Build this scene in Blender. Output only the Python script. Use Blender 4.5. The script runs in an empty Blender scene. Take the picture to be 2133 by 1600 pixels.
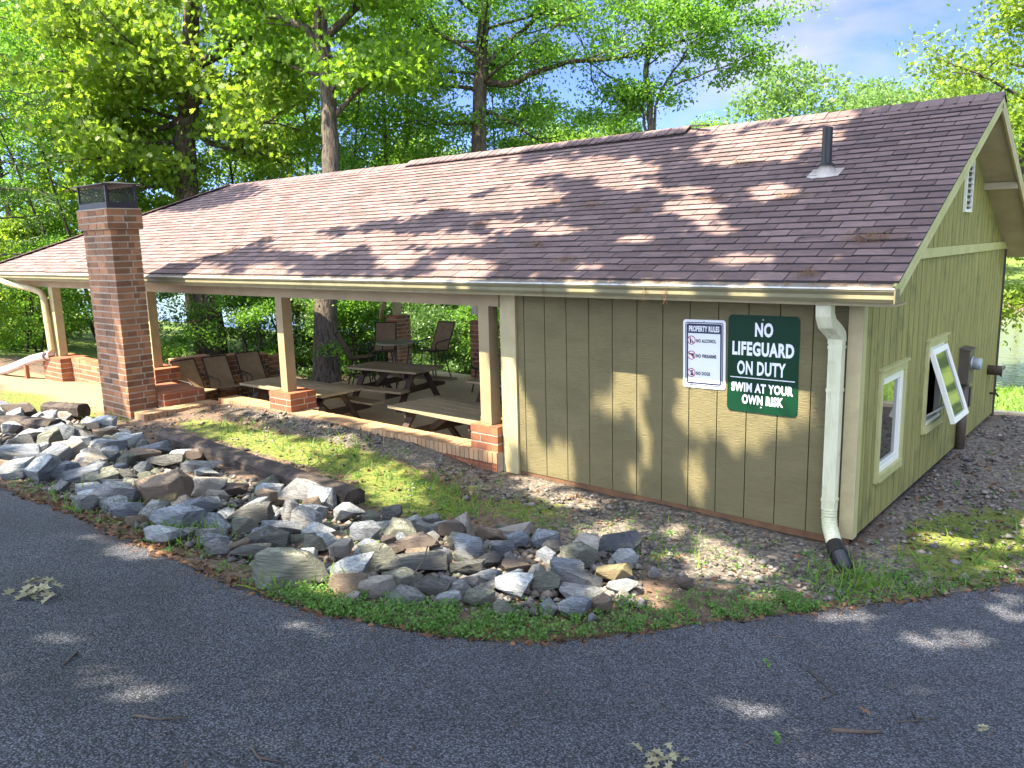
import bpy, bmesh, math, random
import numpy as np
from mathutils import Vector, Matrix

sc = bpy.context.scene
COL = sc.collection
rnd = random.Random(7)
rng = np.random.default_rng(11)
PI = math.pi

# ------------------------------------------------------------------ camera
YAW, PITCH, ROLL, FPX = 0.7061110, -0.1757350, -0.0251385, 1667.01
CAM = np.array([2.15572, -7.17829, 2.77121])
def cam_axes():
    cy, sy = math.cos(YAW), math.sin(YAW); cp, sp = math.cos(PITCH), math.sin(PITCH)
    fwd = np.array([-sy*cp, cy*cp, sp]); right = np.array([cy, sy, 0.0]); up = np.cross(right, fwd)
    c, s = math.cos(ROLL), math.sin(ROLL)
    return c*right + s*up, -s*right + c*up, fwd
RX, UY, FW = cam_axes()
cd = bpy.data.cameras.new('camera'); cam = bpy.data.objects.new('camera', cd); COL.objects.link(cam)
cam.matrix_world = Matrix(((RX[0], UY[0], -FW[0], CAM[0]), (RX[1], UY[1], -FW[1], CAM[1]), (RX[2], UY[2], -FW[2], CAM[2]), (0, 0, 0, 1)))
cd.sensor_width = 36.0; cd.lens = 36.0*FPX/2133.0; cd.clip_end = 2000; cd.clip_start = 0.05
sc.camera = cam
def px_x(P):                                   # used only to order labels from left to right
    d = np.asarray(P, float) - CAM
    return 1066.5 + FPX*(RX @ d)/(FW @ d)

# ------------------------------------------------------------------ light
SUN = np.array([-0.45, -1.0, 1.72]); SUN = SUN/np.linalg.norm(SUN)
sd = bpy.data.lights.new('sun', 'SUN'); sun = bpy.data.objects.new('sun', sd); COL.objects.link(sun)
sd.energy = 3.5; sd.angle = math.radians(0.53); sd.color = (1.0, 0.88, 0.70)
sun.rotation_euler = Vector((-SUN[0], -SUN[1], -SUN[2])).to_track_quat('-Z', 'Y').to_euler()
sun.location = (-10, -25, 40)
world = bpy.data.worlds.new('World'); sc.world = world; world.use_nodes = True
wn = world.node_tree.nodes; wl = world.node_tree.links
bg = wn['Background']; bg.inputs['Strength'].default_value = 0.09
sky = wn.new('ShaderNodeTexSky'); sky.sky_type = 'NISHITA'; sky.sun_disc = False
sky.sun_elevation = math.asin(SUN[2]); sky.sun_rotation = math.atan2(SUN[0], SUN[1])
sky.air_density = 0.45; sky.dust_density = 0.0; sky.ozone_density = 5.0; sky.altitude = 3000
wtc = wn.new('ShaderNodeTexCoord'); wmp = wn.new('ShaderNodeMapping'); wmp.inputs['Scale'].default_value = (1.6, 1.6, 4.2); wmp.inputs['Location'].default_value = (0.35, 0.1, 0.2)
wno = wn.new('ShaderNodeTexNoise'); wno.inputs['Scale'].default_value = 2.1; wno.inputs['Detail'].default_value = 7; wno.inputs['Roughness'].default_value = 0.55
wcr = wn.new('ShaderNodeValToRGB'); wcr.color_ramp.elements[0].position = 0.50; wcr.color_ramp.elements[1].position = 0.70
wcr.color_ramp.elements[0].color = (0, 0, 0, 1); wcr.color_ramp.elements[1].color = (0.75, 0.75, 0.75, 1)
wmx = wn.new('ShaderNodeMix'); wmx.data_type = 'RGBA'
# brighter bluish cloud added in the unseen sky behind the photographer to fill the shade
wdt = wn.new('ShaderNodeVectorMath'); wdt.operation = 'DOT_PRODUCT'; wdt.inputs[1].default_value = (-0.15, -0.72, 0.68)
wn2 = wn.new('ShaderNodeMath'); wn2.operation = 'MULTIPLY_ADD'; wn2.inputs[1].default_value = 0.9; wn2.inputs[2].default_value = -0.45
wad = wn.new('ShaderNodeMath'); wad.operation = 'ADD'
wms = wn.new('ShaderNodeMapRange'); wms.interpolation_type = 'SMOOTHSTEP'; wms.inputs[1].default_value = 0.05; wms.inputs[2].default_value = 0.75
wsh = wn.new('ShaderNodeMath'); wsh.operation = 'MULTIPLY_ADD'; wsh.inputs[1].default_value = 0.22
wcc = wn.new('ShaderNodeMix'); wcc.data_type = 'RGBA'; wcc.inputs[6].default_value = (1.7, 1.66, 1.74, 1); wcc.inputs[7].default_value = (8.0, 8.8, 11.2, 1)
wtn = wn.new('ShaderNodeMix'); wtn.data_type = 'RGBA'; wtn.blend_type = 'MULTIPLY'; wtn.inputs[0].default_value = 1.0; wtn.inputs[7].default_value = (0.88, 0.80, 0.96, 1)
wl.new(wtc.outputs['Generated'], wdt.inputs[0]); wl.new(wno.outputs[0], wn2.inputs[0]); wl.new(wdt.outputs['Value'], wad.inputs[0]); wl.new(wn2.outputs[0], wad.inputs[1]); wl.new(wad.outputs[0], wms.inputs[0])
wl.new(wms.outputs[0], wsh.inputs[0]); wl.new(wno.outputs[0], wsh.inputs[2]); wl.new(wms.outputs[0], wcc.inputs[0]); wl.new(wcc.outputs[2], wmx.inputs[7]); wl.new(sky.outputs[0], wtn.inputs[6])
wl.new(wtc.outputs['Generated'], wmp.inputs['Vector']); wl.new(wmp.outputs[0], wno.inputs['Vector']); wl.new(wsh.outputs[0], wcr.inputs[0])
wl.new(wcr.outputs[0], wmx.inputs[0]); wl.new(wtn.outputs[2], wmx.inputs[6]); wl.new(wmx.outputs[2], bg.inputs['Color'])
vs = sc.view_settings
vs.view_transform = 'Standard'; vs.look = 'None'; vs.exposure = 2.7; vs.gamma = 1.0; vs.use_curve_mapping = False
try:
    sc.cycles.max_bounces = 8; sc.cycles.diffuse_bounces = 4; sc.cycles.transmission_bounces = 5; sc.cycles.glossy_bounces = 3
    sc.cycles.use_denoising = True; sc.cycles.sample_clamp_indirect = 6.0
except Exception: pass

# ------------------------------------------------------------------ terrain heights
CTRL=[(0,0,0),(-2,-.1,0),(-4.2,-.1,.0),(-5.5,-.2,.15),(-7,-.2,.21),(-9,-.2,.225),(-10.5,-.2,.16),(-12,-1.4,-.04),(-11.05,-1.4,.04),(-11.0,-.8,.12),
(.1,1.5,0),(.1,3,0),(.1,6.4,0),(1.5,2,0),(2,6,-.1),(3.5,3,-.05),(-8.5,-1.9,.10),(-4.7,-2.0,.06),(-6.5,-1.0,.14),(-2.5,-1.0,.0),(-2.2,-2.2,.14),(-.3,-.9,-.02),
(-7.28,-4.5,.35),(-5.2,-4.4,.40),(-3.36,-4.43,.42),(-2.3,-4.4,.43),(-1.4,-4.2,.42),(-.75,-3.7,.33),(-.29,-2.73,.20),(.3,-1.7,.08),(1.36,-.07,0),
(2.16,-7.18,1.1),(-.9,-6.4,.88),(.3,-5,.66),(1.7,-3.3,.42),(-3,-9,1.3),(8,-8,1.1),(6,-2,.25),(-12,-6,.6),(-20,-8,.8),(-9,-2.6,.16),(-10.5,-3.5,.2),(-20,-3,.3),(-14,-3,.15),
(-17,-1,.02),(-14,-1,.04),(-19,-2,.1),(-15,.6,-.05),(-13.2,4,-.5),(-15,5,-.9),(-17.6,7.3,-1.42),(-21,3,-.6),(-24.4,7.5,-1.1),(-30,0,0.2),
(-8,7.4,-.55),(-8,10,-1.1),(-8,15,-1.5),(-3,7.2,-.4),(0,7.2,-.12),(2,9,-.4),(0,12,-.62),(1,17,-1.3),(0,21,-2.0),(6,8,-.4),(-12,8,-.8),(10,2,-.1),(10,12,-.7),(-6,21,-2.1),(10,21,-2.0),(-20,20,-2.2),(-12,15,-1.7),(8,16,-1.1),(-40,10,-1.0),(-40,-10,1.0),(0,-20,2.0),(20,-15,1.5),(-20,-20,1.8),(20,5,.0),(30,-5,.6)]
_C=np.array(CTRL,float); 
def _phi(r): return r*r*np.log(r+1e-9)
def _fit():
    n=len(_C); K=_phi(np.linalg.norm(_C[:,None,:2]-_C[None,:,:2],axis=2))+np.eye(n)*.02
    Pm=np.c_[np.ones(n),_C[:,:2]]; A=np.block([[K,Pm],[Pm.T,np.zeros((3,3))]])
    return np.linalg.solve(A,np.r_[_C[:,2],0,0,0])
_Wt=_fit()
def hgt(x,y):
    x=np.atleast_1d(np.asarray(x,float)); y=np.atleast_1d(np.asarray(y,float)); out=np.zeros(x.shape)
    xc=np.clip(x,-40,30); yc=np.clip(y,-20,22)
    r=np.sqrt((xc[:,None]-_C[None,:,0])**2+(yc[:,None]-_C[None,:,1])**2)
    z=_phi(r)@_Wt[:-3]+_Wt[-3]+_Wt[-2]*xc+_Wt[-1]*yc
    ss=lambda a,b,t:(lambda u:u*u*(3-2*u))(np.clip((t-a)/(b-a),0,1))
    z=z*(1-ss(20.5,25,y))+(-3.2)*ss(20.5,25,y)
    # far shore: wooded hill across the cove
    z=z+ss(44,54,y)*2.2+ss(52,150,y)*13
    return z


# ------------------------------------------------------------------ helpers
def tag(o, label=None, cat=None, group=None, kind=None):
    if label: o['label'] = label
    if cat: o['category'] = cat
    if group: o['group'] = group
    if kind: o['kind'] = kind
    return o
def thing(name, label, cat, loc=(0, 0, 0), rz=0.0, group=None):
    o = bpy.data.objects.new(name, None); COL.objects.link(o); o.location = loc; o.rotation_euler = (0, 0, rz); o.empty_display_size = 0.2
    return tag(o, label, cat, group)
def kids(o): return [c for c in COL.objects if c.parent == o]
def copy_tree(o, parent=None):
    c = o.copy(); COL.objects.link(c)
    if parent: c.parent = parent
    for ch in list(o.children): copy_tree(ch, c)
    return c
def link(name, me, mat=None, parent=None, loc=None, label=None):
    o = bpy.data.objects.new(name, me); COL.objects.link(o)
    if mat is not None and len(me.materials) == 0:
        for m in (mat if isinstance(mat, (list, tuple)) else [mat]): me.materials.append(m)
    if parent: o.parent = parent
    if loc is not None: o.location = loc
    if label: o['label'] = label
    return o
def mesh_np(name, V, F, smooth=False, k=None):
    """V (n,3); F list of tuples, or int array (m,k)."""
    me = bpy.data.meshes.new(name)
    V = np.asarray(V, np.float32)
    if isinstance(F, np.ndarray):
        m, kk = F.shape
        me.vertices.add(len(V)); me.vertices.foreach_set('co', V.ravel())
        me.loops.add(m*kk); me.loops.foreach_set('vertex_index', F.ravel().astype(np.int32))
        me.polygons.add(m); me.polygons.foreach_set('loop_start', np.arange(0, m*kk, kk, dtype=np.int32))
        try: me.polygons.foreach_set('loop_total', np.full(m, kk, dtype=np.int32))
        except Exception: pass
        if smooth: me.polygons.foreach_set('use_smooth', np.ones(m, dtype=bool))
        me.update(calc_edges=True); me.validate()
    else:
        me.from_pydata(V.tolist(), [], F)
        if smooth: me.polygons.foreach_set('use_smooth', np.ones(len(me.polygons), dtype=bool))
        me.update()
    return me
class MB:
    def __init__(s): s.v = []; s.f = []; s.sm = []; s.mi = []
    def add(s, V, F, smooth=False, mi=0):
        b = len(s.v); s.v += [tuple(map(float, p)) for p in V]
        for f in F: s.f.append(tuple(i+b for i in f)); s.sm.append(smooth); s.mi.append(mi)
        return s
    def box(s, x0, x1, y0, y1, z0, z1, M=None, mi=0, jit=0.0):
        V = [(x0,y0,z0),(x1,y0,z0),(x1,y1,z0),(x0,y1,z0),(x0,y0,z1),(x1,y0,z1),(x1,y1,z1),(x0,y1,z1)]
        if jit: V = [(a+rnd.uniform(-jit, jit), b+rnd.uniform(-jit, jit), c+rnd.uniform(-jit, jit)) for a, b, c in V]
        if M is not None: V = [M @ Vector(p) for p in V]
        return s.add(V, [(0,3,2,1),(4,5,6,7),(0,1,5,4),(1,2,6,5),(2,3,7,6),(3,0,4,7)], False, mi)
    def bar(s, A, B, w, h, up=(0, 0, 1), mi=0):
        A = Vector(A); B = Vector(B); d = (B-A); L = d.length; d = d/L; u = Vector(up)
        if abs(d.dot(u)) > 0.98: u = Vector((1, 0, 0))
        r = d.cross(u).normalized(); u = r.cross(d).normalized()
        M = Matrix(((d.x, r.x, u.x, A.x), (d.y, r.y, u.y, A.y), (d.z, r.z, u.z, A.z), (0, 0, 0, 1)))
        return s.box(0, L, -w/2, w/2, -h/2, h/2, M, mi)
    def tube(s, P, R, n=8, caps=True, smooth=True, mi=0):
        P = [Vector(p) for p in P]
        if not isinstance(R, (list, tuple, np.ndarray)): R = [R]*len(P)
        V = []; F = []
        t0 = (P[1]-P[0]).normalized(); u = Vector((0, 0, 1)) if abs(t0.z) < 0.9 else Vector((1, 0, 0))
        r = t0.cross(u).normalized()
        for i, p in enumerate(P):
            t = (P[min(i+1, len(P)-1)]-P[max(i-1, 0)]).normalized()
            r = (r - t*r.dot(t)).normalized(); q = t.cross(r)
            for k in range(n):
                a = 2*PI*k/n; V.append(p + (r*math.cos(a)+q*math.sin(a))*R[i])
        for i in range(len(P)-1):
            for k in range(n):
                a = i*n+k; b = i*n+(k+1) % n; F.append((a, b, b+n, a+n))
        if caps: F.append(tuple(range(n-1, -1, -1))); F.append(tuple(range((len(P)-1)*n, len(P)*n)))
        return s.add(V, F, smooth, mi)
    def prism(s, poly, M, depth, mi=0):           # poly in local xy, extruded along local z
        n = len(poly); V = [M @ Vector((a, b, 0)) for a, b in poly]+[M @ Vector((a, b, depth)) for a, b in poly]
        F = [tuple(range(n-1, -1, -1)), tuple(range(n, 2*n))]+[(i, (i+1) % n, n+(i+1) % n, n+i) for i in range(n)]
        return s.add(V, F, False, mi)
    def build(s, name, mat, parent=None, loc=None, label=None, uv=False):
        me = bpy.data.meshes.new(name); me.from_pydata(s.v, [], s.f)
        me.polygons.foreach_set('use_smooth', s.sm); me.polygons.foreach_set('material_index', s.mi)
        for m in (mat if isinstance(mat, (list, tuple)) else [mat]): me.materials.append(m)
        me.update()
        return link(name, me, None, parent, loc, label)

# ------------------------------------------------------------------ materials
def nodes(name):
    m = bpy.data.materials.new(name); m.use_nodes = True
    return m, m.node_tree.nodes, m.node_tree.links, m.node_tree.nodes['Principled BSDF']
def rgba(c): return (c[0], c[1], c[2], 1)
def pm(name, col, rough=0.75, col2=None, ns=4.0, map_=(1, 1, 1), bump=0.0, bs=30.0, bmap=None, island=0.0, objrand=0.0, metal=0.0, spec=0.5, contrast=(0.35, 0.68), detail=6, bdist=0.01, col3=None, n3=1.2, c3=(0.5, 0.62)):
    m, N, L, B = nodes(name)
    B.inputs['Roughness'].default_value = rough; B.inputs['Metallic'].default_value = metal
    if 'Specular IOR Level' in B.inputs: B.inputs['Specular IOR Level'].default_value = spec
    tc = N.new('ShaderNodeTexCoord')
    def noise(scale, mp, det=detail):
        mpn = N.new('ShaderNodeMapping'); mpn.inputs['Scale'].default_value = mp; L.new(tc.outputs['Object'], mpn.inputs['Vector'])
        n = N.new('ShaderNodeTexNoise'); n.inputs['Scale'].default_value = scale; n.inputs['Detail'].default_value = det; n.inputs['Roughness'].default_value = 0.6
        L.new(mpn.outputs[0], n.inputs['Vector']); return n
    out = None
    if col2 is not None:
        n = noise(ns, map_); cr = N.new('ShaderNodeValToRGB'); cr.color_ramp.elements[0].position = contrast[0]; cr.color_ramp.elements[1].position = contrast[1]
        cr.color_ramp.elements[0].color = rgba(col); cr.color_ramp.elements[1].color = rgba(col2); L.new(n.outputs[0], cr.inputs[0]); out = cr.outputs[0]
    else:
        r = N.new('ShaderNodeRGB'); r.outputs[0].default_value = rgba(col); out = r.outputs[0]
    if col3 is not None:
        n = noise(n3, (1, 1, 1)); cr = N.new('ShaderNodeMapRange'); cr.inputs[1].default_value = c3[0]; cr.inputs[2].default_value = c3[1]
        mx = N.new('ShaderNodeMix'); mx.data_type = 'RGBA'; L.new(n.outputs[0], cr.inputs[0]); L.new(cr.outputs[0], mx.inputs[0]); L.new(out, mx.inputs[6]); mx.inputs[7].default_value = rgba(col3); out = mx.outputs[2]
    for amt, src in ((island, 'isl'), (objrand, 'obj')):
        if amt:
            if src == 'isl': g = N.new('ShaderNodeNewGeometry'); so = g.outputs['Random Per Island']
            else: g = N.new('ShaderNodeObjectInfo'); so = g.outputs['Random']
            mr = N.new('ShaderNodeMapRange'); mr.inputs[3].default_value = 1-amt; mr.inputs[4].default_value = 1+amt; L.new(so, mr.inputs[0])
            mx = N.new('ShaderNodeMix'); mx.data_type = 'RGBA'; mx.blend_type = 'MULTIPLY'; mx.inputs[0].default_value = 1.0
            L.new(out, mx.inputs[6]); L.new(mr.outputs[0], mx.inputs[7]); out = mx.outputs[2]
    L.new(out, B.inputs['Base Color'])
    if bump:
        n = noise(bs, bmap or (1, 1, 1), 5); b = N.new('ShaderNodeBump'); b.inputs['Strength'].default_value = bump; b.inputs['Distance'].default_value = bdist
        L.new(n.outputs[0], b.inputs['Height']); L.new(b.outputs[0], B.inputs['Normal'])
    return m
def leafmat(name, dark, light, trans, fac=0.42, rough=0.5):
    m, N, L, B = nodes(name); out = N['Material Output']
    g = N.new('ShaderNodeNewGeometry'); oi = N.new('ShaderNodeObjectInfo')
    cr = N.new('ShaderNodeValToRGB'); cr.color_ramp.elements[0].color = rgba(dark); cr.color_ramp.elements[1].color = rgba(light)
    L.new(g.outputs['Random Per Island'], cr.inputs[0])
    mr = N.new('ShaderNodeMapRange'); mr.inputs[3].default_value = 0.8; mr.inputs[4].default_value = 1.2; L.new(oi.outputs['Random'], mr.inputs[0])
    mx = N.new('ShaderNodeMix'); mx.data_type = 'RGBA'; mx.blend_type = 'MULTIPLY'; mx.inputs[0].default_value = 1; L.new(cr.outputs[0], mx.inputs[6]); L.new(mr.outputs[0], mx.inputs[7])
    L.new(mx.outputs[2], B.inputs['Base Color']); B.inputs['Roughness'].default_value = rough
    if 'Specular IOR Level' in B.inputs: B.inputs['Specular IOR Level'].default_value = 0.35
    t = N.new('ShaderNodeBsdfTranslucent'); t.inputs[0].default_value = rgba(trans)
    ms = N.new('ShaderNodeMixShader'); ms.inputs[0].default_value = fac
    L.new(B.outputs[0], ms.inputs[1]); L.new(t.outputs[0], ms.inputs[2]); L.new(ms.outputs[0], out.inputs['Surface'])
    return m
M = {}
M['brick'] = pm('red_brick', (0.31, 0.140, 0.060), 0.85, (0.185, 0.092, 0.045), 3.0, bump=0.5, bs=60, island=0.45, col3=(0.14, 0.10, 0.06), n3=2.2, c3=(0.55, 0.75))
M['brick_bright'] = pm('orange_brick', (0.32, 0.115, 0.05), 0.85, (0.22, 0.075, 0.035), 3.0, bump=0.4, bs=60, island=0.3)
M['mortar'] = pm('mortar', (0.46, 0.39, 0.29), 0.9, (0.30, 0.25, 0.19), 8.0, bump=0.5, bs=90)
M['ledge_brick'] = pm('tan_rowlock_brick', (0.42, 0.235, 0.11), 0.85, (0.34, 0.24, 0.14), 5.0, bump=0.4, bs=60, island=0.22)
M['siding'] = pm('tan_plywood_siding', (0.182, 0.156, 0.066), 0.65, (0.142, 0.121, 0.051), 1.4, (1, 1, 3), bump=1.0, bs=16, bmap=(0.6, 1, 10), bdist=0.012)
M['siding_gable'] = pm('mildewed_green_lit_siding', (0.330, 0.300, 0.085), 0.75, (0.150, 0.142, 0.042), 2.2, (1, 14, 0.45), bump=1.0, bs=18, bmap=(1, 9, .7), bdist=0.006, col3=(0.14, 0.14, 0.045), n3=3.0, c3=(0.52, 0.72))  # mildew streaks, with yellow-green light bounced off foliage put into the base colour
M['groove'] = pm('dark_groove', (0.06, 0.048, 0.032), 0.9)
M['trim'] = pm('cream_trim_paint', (0.44, 0.375, 0.195), 0.6, (0.36, 0.30, 0.155), 5.0, bump=0.25, bs=40)
M['trim_green'] = pm('greenish_cream_trim', (0.46, 0.43, 0.20), 0.65, (0.36, 0.36, 0.13), 3.5, bump=0.25, bs=40)  # cream trim in a greener tone, for the gable side
M['beam'] = pm('tan_beam_paint', (0.33, 0.25, 0.135), 0.65, (0.26, 0.195, 0.10), 3.0, bump=0.3, bs=30)
M['gutter'] = pm('beige_gutter_metal', (0.175, 0.158, 0.082), 0.6, (0.130, 0.116, 0.060), 5.0, (.6, 1, 3), spec=0.35, bump=0.1, bs=12, col3=(0.15, 0.13, 0.07), n3=9.0, c3=(.60, .74))
M['gutter_white'] = pm('white_gutter_lip', (0.75, 0.76, 0.72), 0.5, (0.5, 0.5, 0.42), 9.0)
M['guard'] = pm('grey_gutter_guard', (0.20, 0.185, 0.165), 0.7, (0.27, 0.20, 0.13), 6.0, bump=0.8, bs=160, contrast=(0.45, 0.62))
M['spout'] = pm('pale_downspout_metal', (0.64, 0.63, 0.43), 0.5, (0.50, 0.50, 0.31), 4.0, (2, 2, .6), col3=(0.33, 0.31, 0.18), n3=7.0, c3=(.62, .8))
M['black_plastic'] = pm('black_plastic', (0.012, 0.012, 0.013), 0.4)
M['black_metal'] = pm('black_metal', (0.014, 0.014, 0.015), 0.5)
M['grey_pipe'] = pm('greyed_white_pipe', (0.55, 0.47, 0.47), 0.5, (0.42, 0.34, 0.34), 6.0)
M['shingle_lip'] = pm('shaded_shingle_edge', (0.045, 0.036, 0.038), 0.95)  # lip faces darkened to draw the shadow line under each course
M['shingle'] = pm('brown_asphalt_shingle', (0.205, 0.138, 0.122), 0.92, (0.135, 0.100, 0.100), 9.0, (.8, 2, 2), bump=1.0, bs=220, island=0.24, bdist=0.004, spec=0.25)
M['shingle_cap'] = pm('ridge_shingle', (0.185, 0.132, 0.122), 0.92, (0.14, 0.10, 0.10), 3.0, bump=1.0, bs=220, island=0.2, bdist=0.004, spec=0.25)
M['roof_under'] = pm('roof_underlay', (0.035, 0.028, 0.028), 0.95)
M['soffit'] = pm('soffit_paint', (0.42, 0.36, 0.22), 0.7, (0.34, 0.28, 0.17), 3.0)
M['concrete'] = pm('tan_concrete', (0.62, 0.51, 0.32), 0.85, (0.50, 0.41, 0.26), 1.3, bump=0.3, bs=60)
M['pad'] = pm('pale_sandy_concrete', (0.50, 0.40, 0.26), 0.9, (0.34, 0.29, 0.14), 1.1, bump=0.4, bs=60)
M['plank'] = pm('weathered_plank', (0.30, 0.25, 0.15), 0.75, (0.19, 0.155, 0.09), 3.0, (1.2, 14, 14), bump=0.4, bs=6, bmap=(1, 16, 16), island=0.22, objrand=0.12)
M['dark_wood'] = pm('dark_stained_wood', (0.060, 0.034, 0.022), 0.8, (0.035, 0.021, 0.015), 3.0, (2, 10, 10), bump=0.3, bs=8)
M['tie'] = pm('creosote_timber', (0.050, 0.036, 0.028), 0.85, (0.020, 0.015, 0.013), 2.5, (1, 9, 9), bump=1.0, bs=5, bmap=(1, 11, 11), bdist=0.03, col3=(0.085, 0.066, 0.052), n3=5.0)
M['sling'] = pm('tan_sling_fabric', (0.30, 0.22, 0.12), 0.7, (0.23, 0.165, 0.09), 9.0, bump=0.3, bs=150)
M['bronze'] = pm('dark_bronze_tube', (0.030, 0.022, 0.018), 0.45)
M['table_glass'] = pm('pale_stone_table_top', (0.33, 0.34, 0.24), 0.35, (0.27, 0.28, 0.19), 6.0)
M['vinyl'] = pm('white_vinyl', (0.72, 0.72, 0.62), 0.4)
M['glass'] = pm('dark_window_glass', (0.02, 0.022, 0.02), 0.03, spec=1.0)
M['glass'].node_tree.nodes['Principled BSDF'].inputs['IOR'].default_value = 2.6
M['interior'] = pm('dim_interior', (0.05, 0.045, 0.04), 0.9)
M['meter'] = pm('brown_meter_box', (0.085, 0.068, 0.045), 0.55, (0.065, 0.05, 0.035), 4.0)
M['meter_glass'] = pm('grey_meter_dial', (0.30, 0.34, 0.34), 0.2)
M['steel'] = pm('grey_steel', (0.42, 0.42, 0.40), 0.45, metal=0.6)
M['lead'] = pm('grey_lead_flashing', (0.50, 0.46, 0.42), 0.6, (0.36, 0.30, 0.25), 12.0)
M['sign_white'] = pm('white_sign_face', (0.78, 0.80, 0.78), 0.45)
M['sign_navy'] = pm('navy_sign_ink', (0.018, 0.022, 0.065), 0.45)
M['sign_green'] = pm('dark_green_sign_face', (0.002, 0.034, 0.013), 0.5, spec=0.2)
M['sign_black'] = pm('black_sign_ink', (0.012, 0.012, 0.014), 0.45)
M['sign_red'] = pm('red_sign_ink', (0.42, 0.02, 0.02), 0.45)
M['bark'] = pm('furrowed_bark', (0.105, 0.075, 0.052), 0.9, (0.022, 0.016, 0.012), 5.0, (3, 3, 0.35), bump=1.0, bs=7, bmap=(3, 3, 0.35), bdist=0.06, contrast=(0.40, 0.60), col3=(0.13, 0.125, 0.075), n3=1.4, c3=(0.55, 0.75))
M['bark_pale'] = pm('pale_grey_bark', (0.140, 0.112, 0.082), 0.9, (0.034, 0.026, 0.020), 5.0, (3, 3, 0.4), bump=1.0, bs=8, bmap=(3, 3, 0.4), bdist=0.05, contrast=(0.38, 0.62))
M['bark_dark'] = pm('dark_branch_bark', (0.055, 0.040, 0.030), 0.9, (0.026, 0.020, 0.016), 6.0, (3, 3, .5), bump=0.8, bs=8)
M['leaf_oak'] = leafmat('oak_leaves', (0.037, 0.094, 0.009), (0.181, 0.294, 0.027), (0.325, 0.575, 0.037), 0.45)
M['leaf_mid'] = leafmat('mid_green_leaves', (0.032, 0.097, 0.013), (0.149, 0.290, 0.038), (0.266, 0.560, 0.049), 0.42)
M['leaf_lime'] = leafmat('lime_leaves', (0.045, 0.099, 0.012), (0.240, 0.330, 0.045), (0.38, 0.58, 0.05), 0.47)
M['leaf_dark'] = leafmat('glossy_dark_leaves', (0.023, 0.067, 0.013), (0.150, 0.247, 0.075), (0.170, 0.374, 0.051), 0.28, 0.38)
M['leaf_far'] = leafmat('far_wood_leaves', (0.081, 0.169, 0.047), (0.182, 0.277, 0.074), (0.252, 0.448, 0.084), 0.35)
M['needles'] = leafmat('hemlock_needles', (0.022, 0.060, 0.014), (0.060, 0.120, 0.020), (0.06, 0.14, 0.02), 0.25)
M['weed'] = leafmat('weed_leaves', (0.055, 0.150, 0.030), (0.165, 0.290, 0.065), (0.22, 0.42, 0.08), 0.4)
M['grass'] = leafmat('grass_blades', (0.084, 0.180, 0.022), (0.180, 0.276, 0.036), (0.240, 0.456, 0.048), 0.35)
M['litter'] = leafmat('brown_leaf_litter', (0.075, 0.038, 0.020), (0.24, 0.135, 0.070), (0.15, 0.08, 0.03), 0.15, 0.8)
M['pale_leaf'] = leafmat('dry_pale_leaf', (0.17, 0.135, 0.07), (0.46, 0.44, 0.27), (0.3, 0.3, 0.15), 0.2, 0.7)
M['straw'] = pm('pine_straw', (0.17, 0.085, 0.035), 0.85, island=0.4)
M['twig'] = pm('grey_brown_twig', (0.115, 0.085, 0.065), 0.9, (0.06, 0.045, 0.035), 9.0)
M['gravel'] = pm('mixed_gravel', (0.170, 0.155, 0.135), 0.85, (0.080, 0.076, 0.070), 2.0, island=0.75, bump=0.4, bs=40, col3=(0.20, 0.15, 0.10), n3=3.0, c3=(0.5, 0.7))
RC = {'t': ((0.36, 0.27, 0.19), (0.24, 0.185, 0.13), 'tan'), 'y': ((0.42, 0.33, 0.17), (0.30, 0.25, 0.13), 'yellowish'), 'c': ((0.50, 0.46, 0.40), (0.36, 0.32, 0.27), 'whitish'),
      'b': ((0.22, 0.17, 0.135), (0.14, 0.11, 0.09), 'brownish'), 's': ((0.25, 0.25, 0.245), (0.16, 0.16, 0.155), 'grey'), 'g': ((0.23, 0.255, 0.285), (0.14, 0.155, 0.175), 'blue-grey'),
      'd': ((0.105, 0.105, 0.095), (0.06, 0.062, 0.055), 'dark'), 'p': ((0.40, 0.43, 0.445), (0.27, 0.295, 0.31), 'pale'), 'o': ((0.205, 0.21, 0.165), (0.12, 0.13, 0.09), 'olive-grey'), 'k': ((0.06, 0.065, 0.08), (0.036, 0.04, 0.05), 'slate-black')}
for k_, (a_, b_, nm_) in RC.items():
    if k_ in 'gpsdo': a_ = tuple(min(.74, 1.75*q_) for q_ in a_); b_ = tuple(.95*q_ for q_ in b_)
    M['rock_'+k_] = pm(nm_.replace('-', '_')+'_schist', a_, 0.85, b_, 3.5, (1.0, 1.5, 7.0), bump=1.0, bs=7, bmap=(1.2, 1.4, 6.5), bdist=0.09, objrand=0.2, col3=tuple(0.5*(p_+q_)*0.8+0.02 for p_, q_ in zip(a_, (0.2, 0.22, 0.1))), n3=4.0, c3=(0.56, 0.72))

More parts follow.
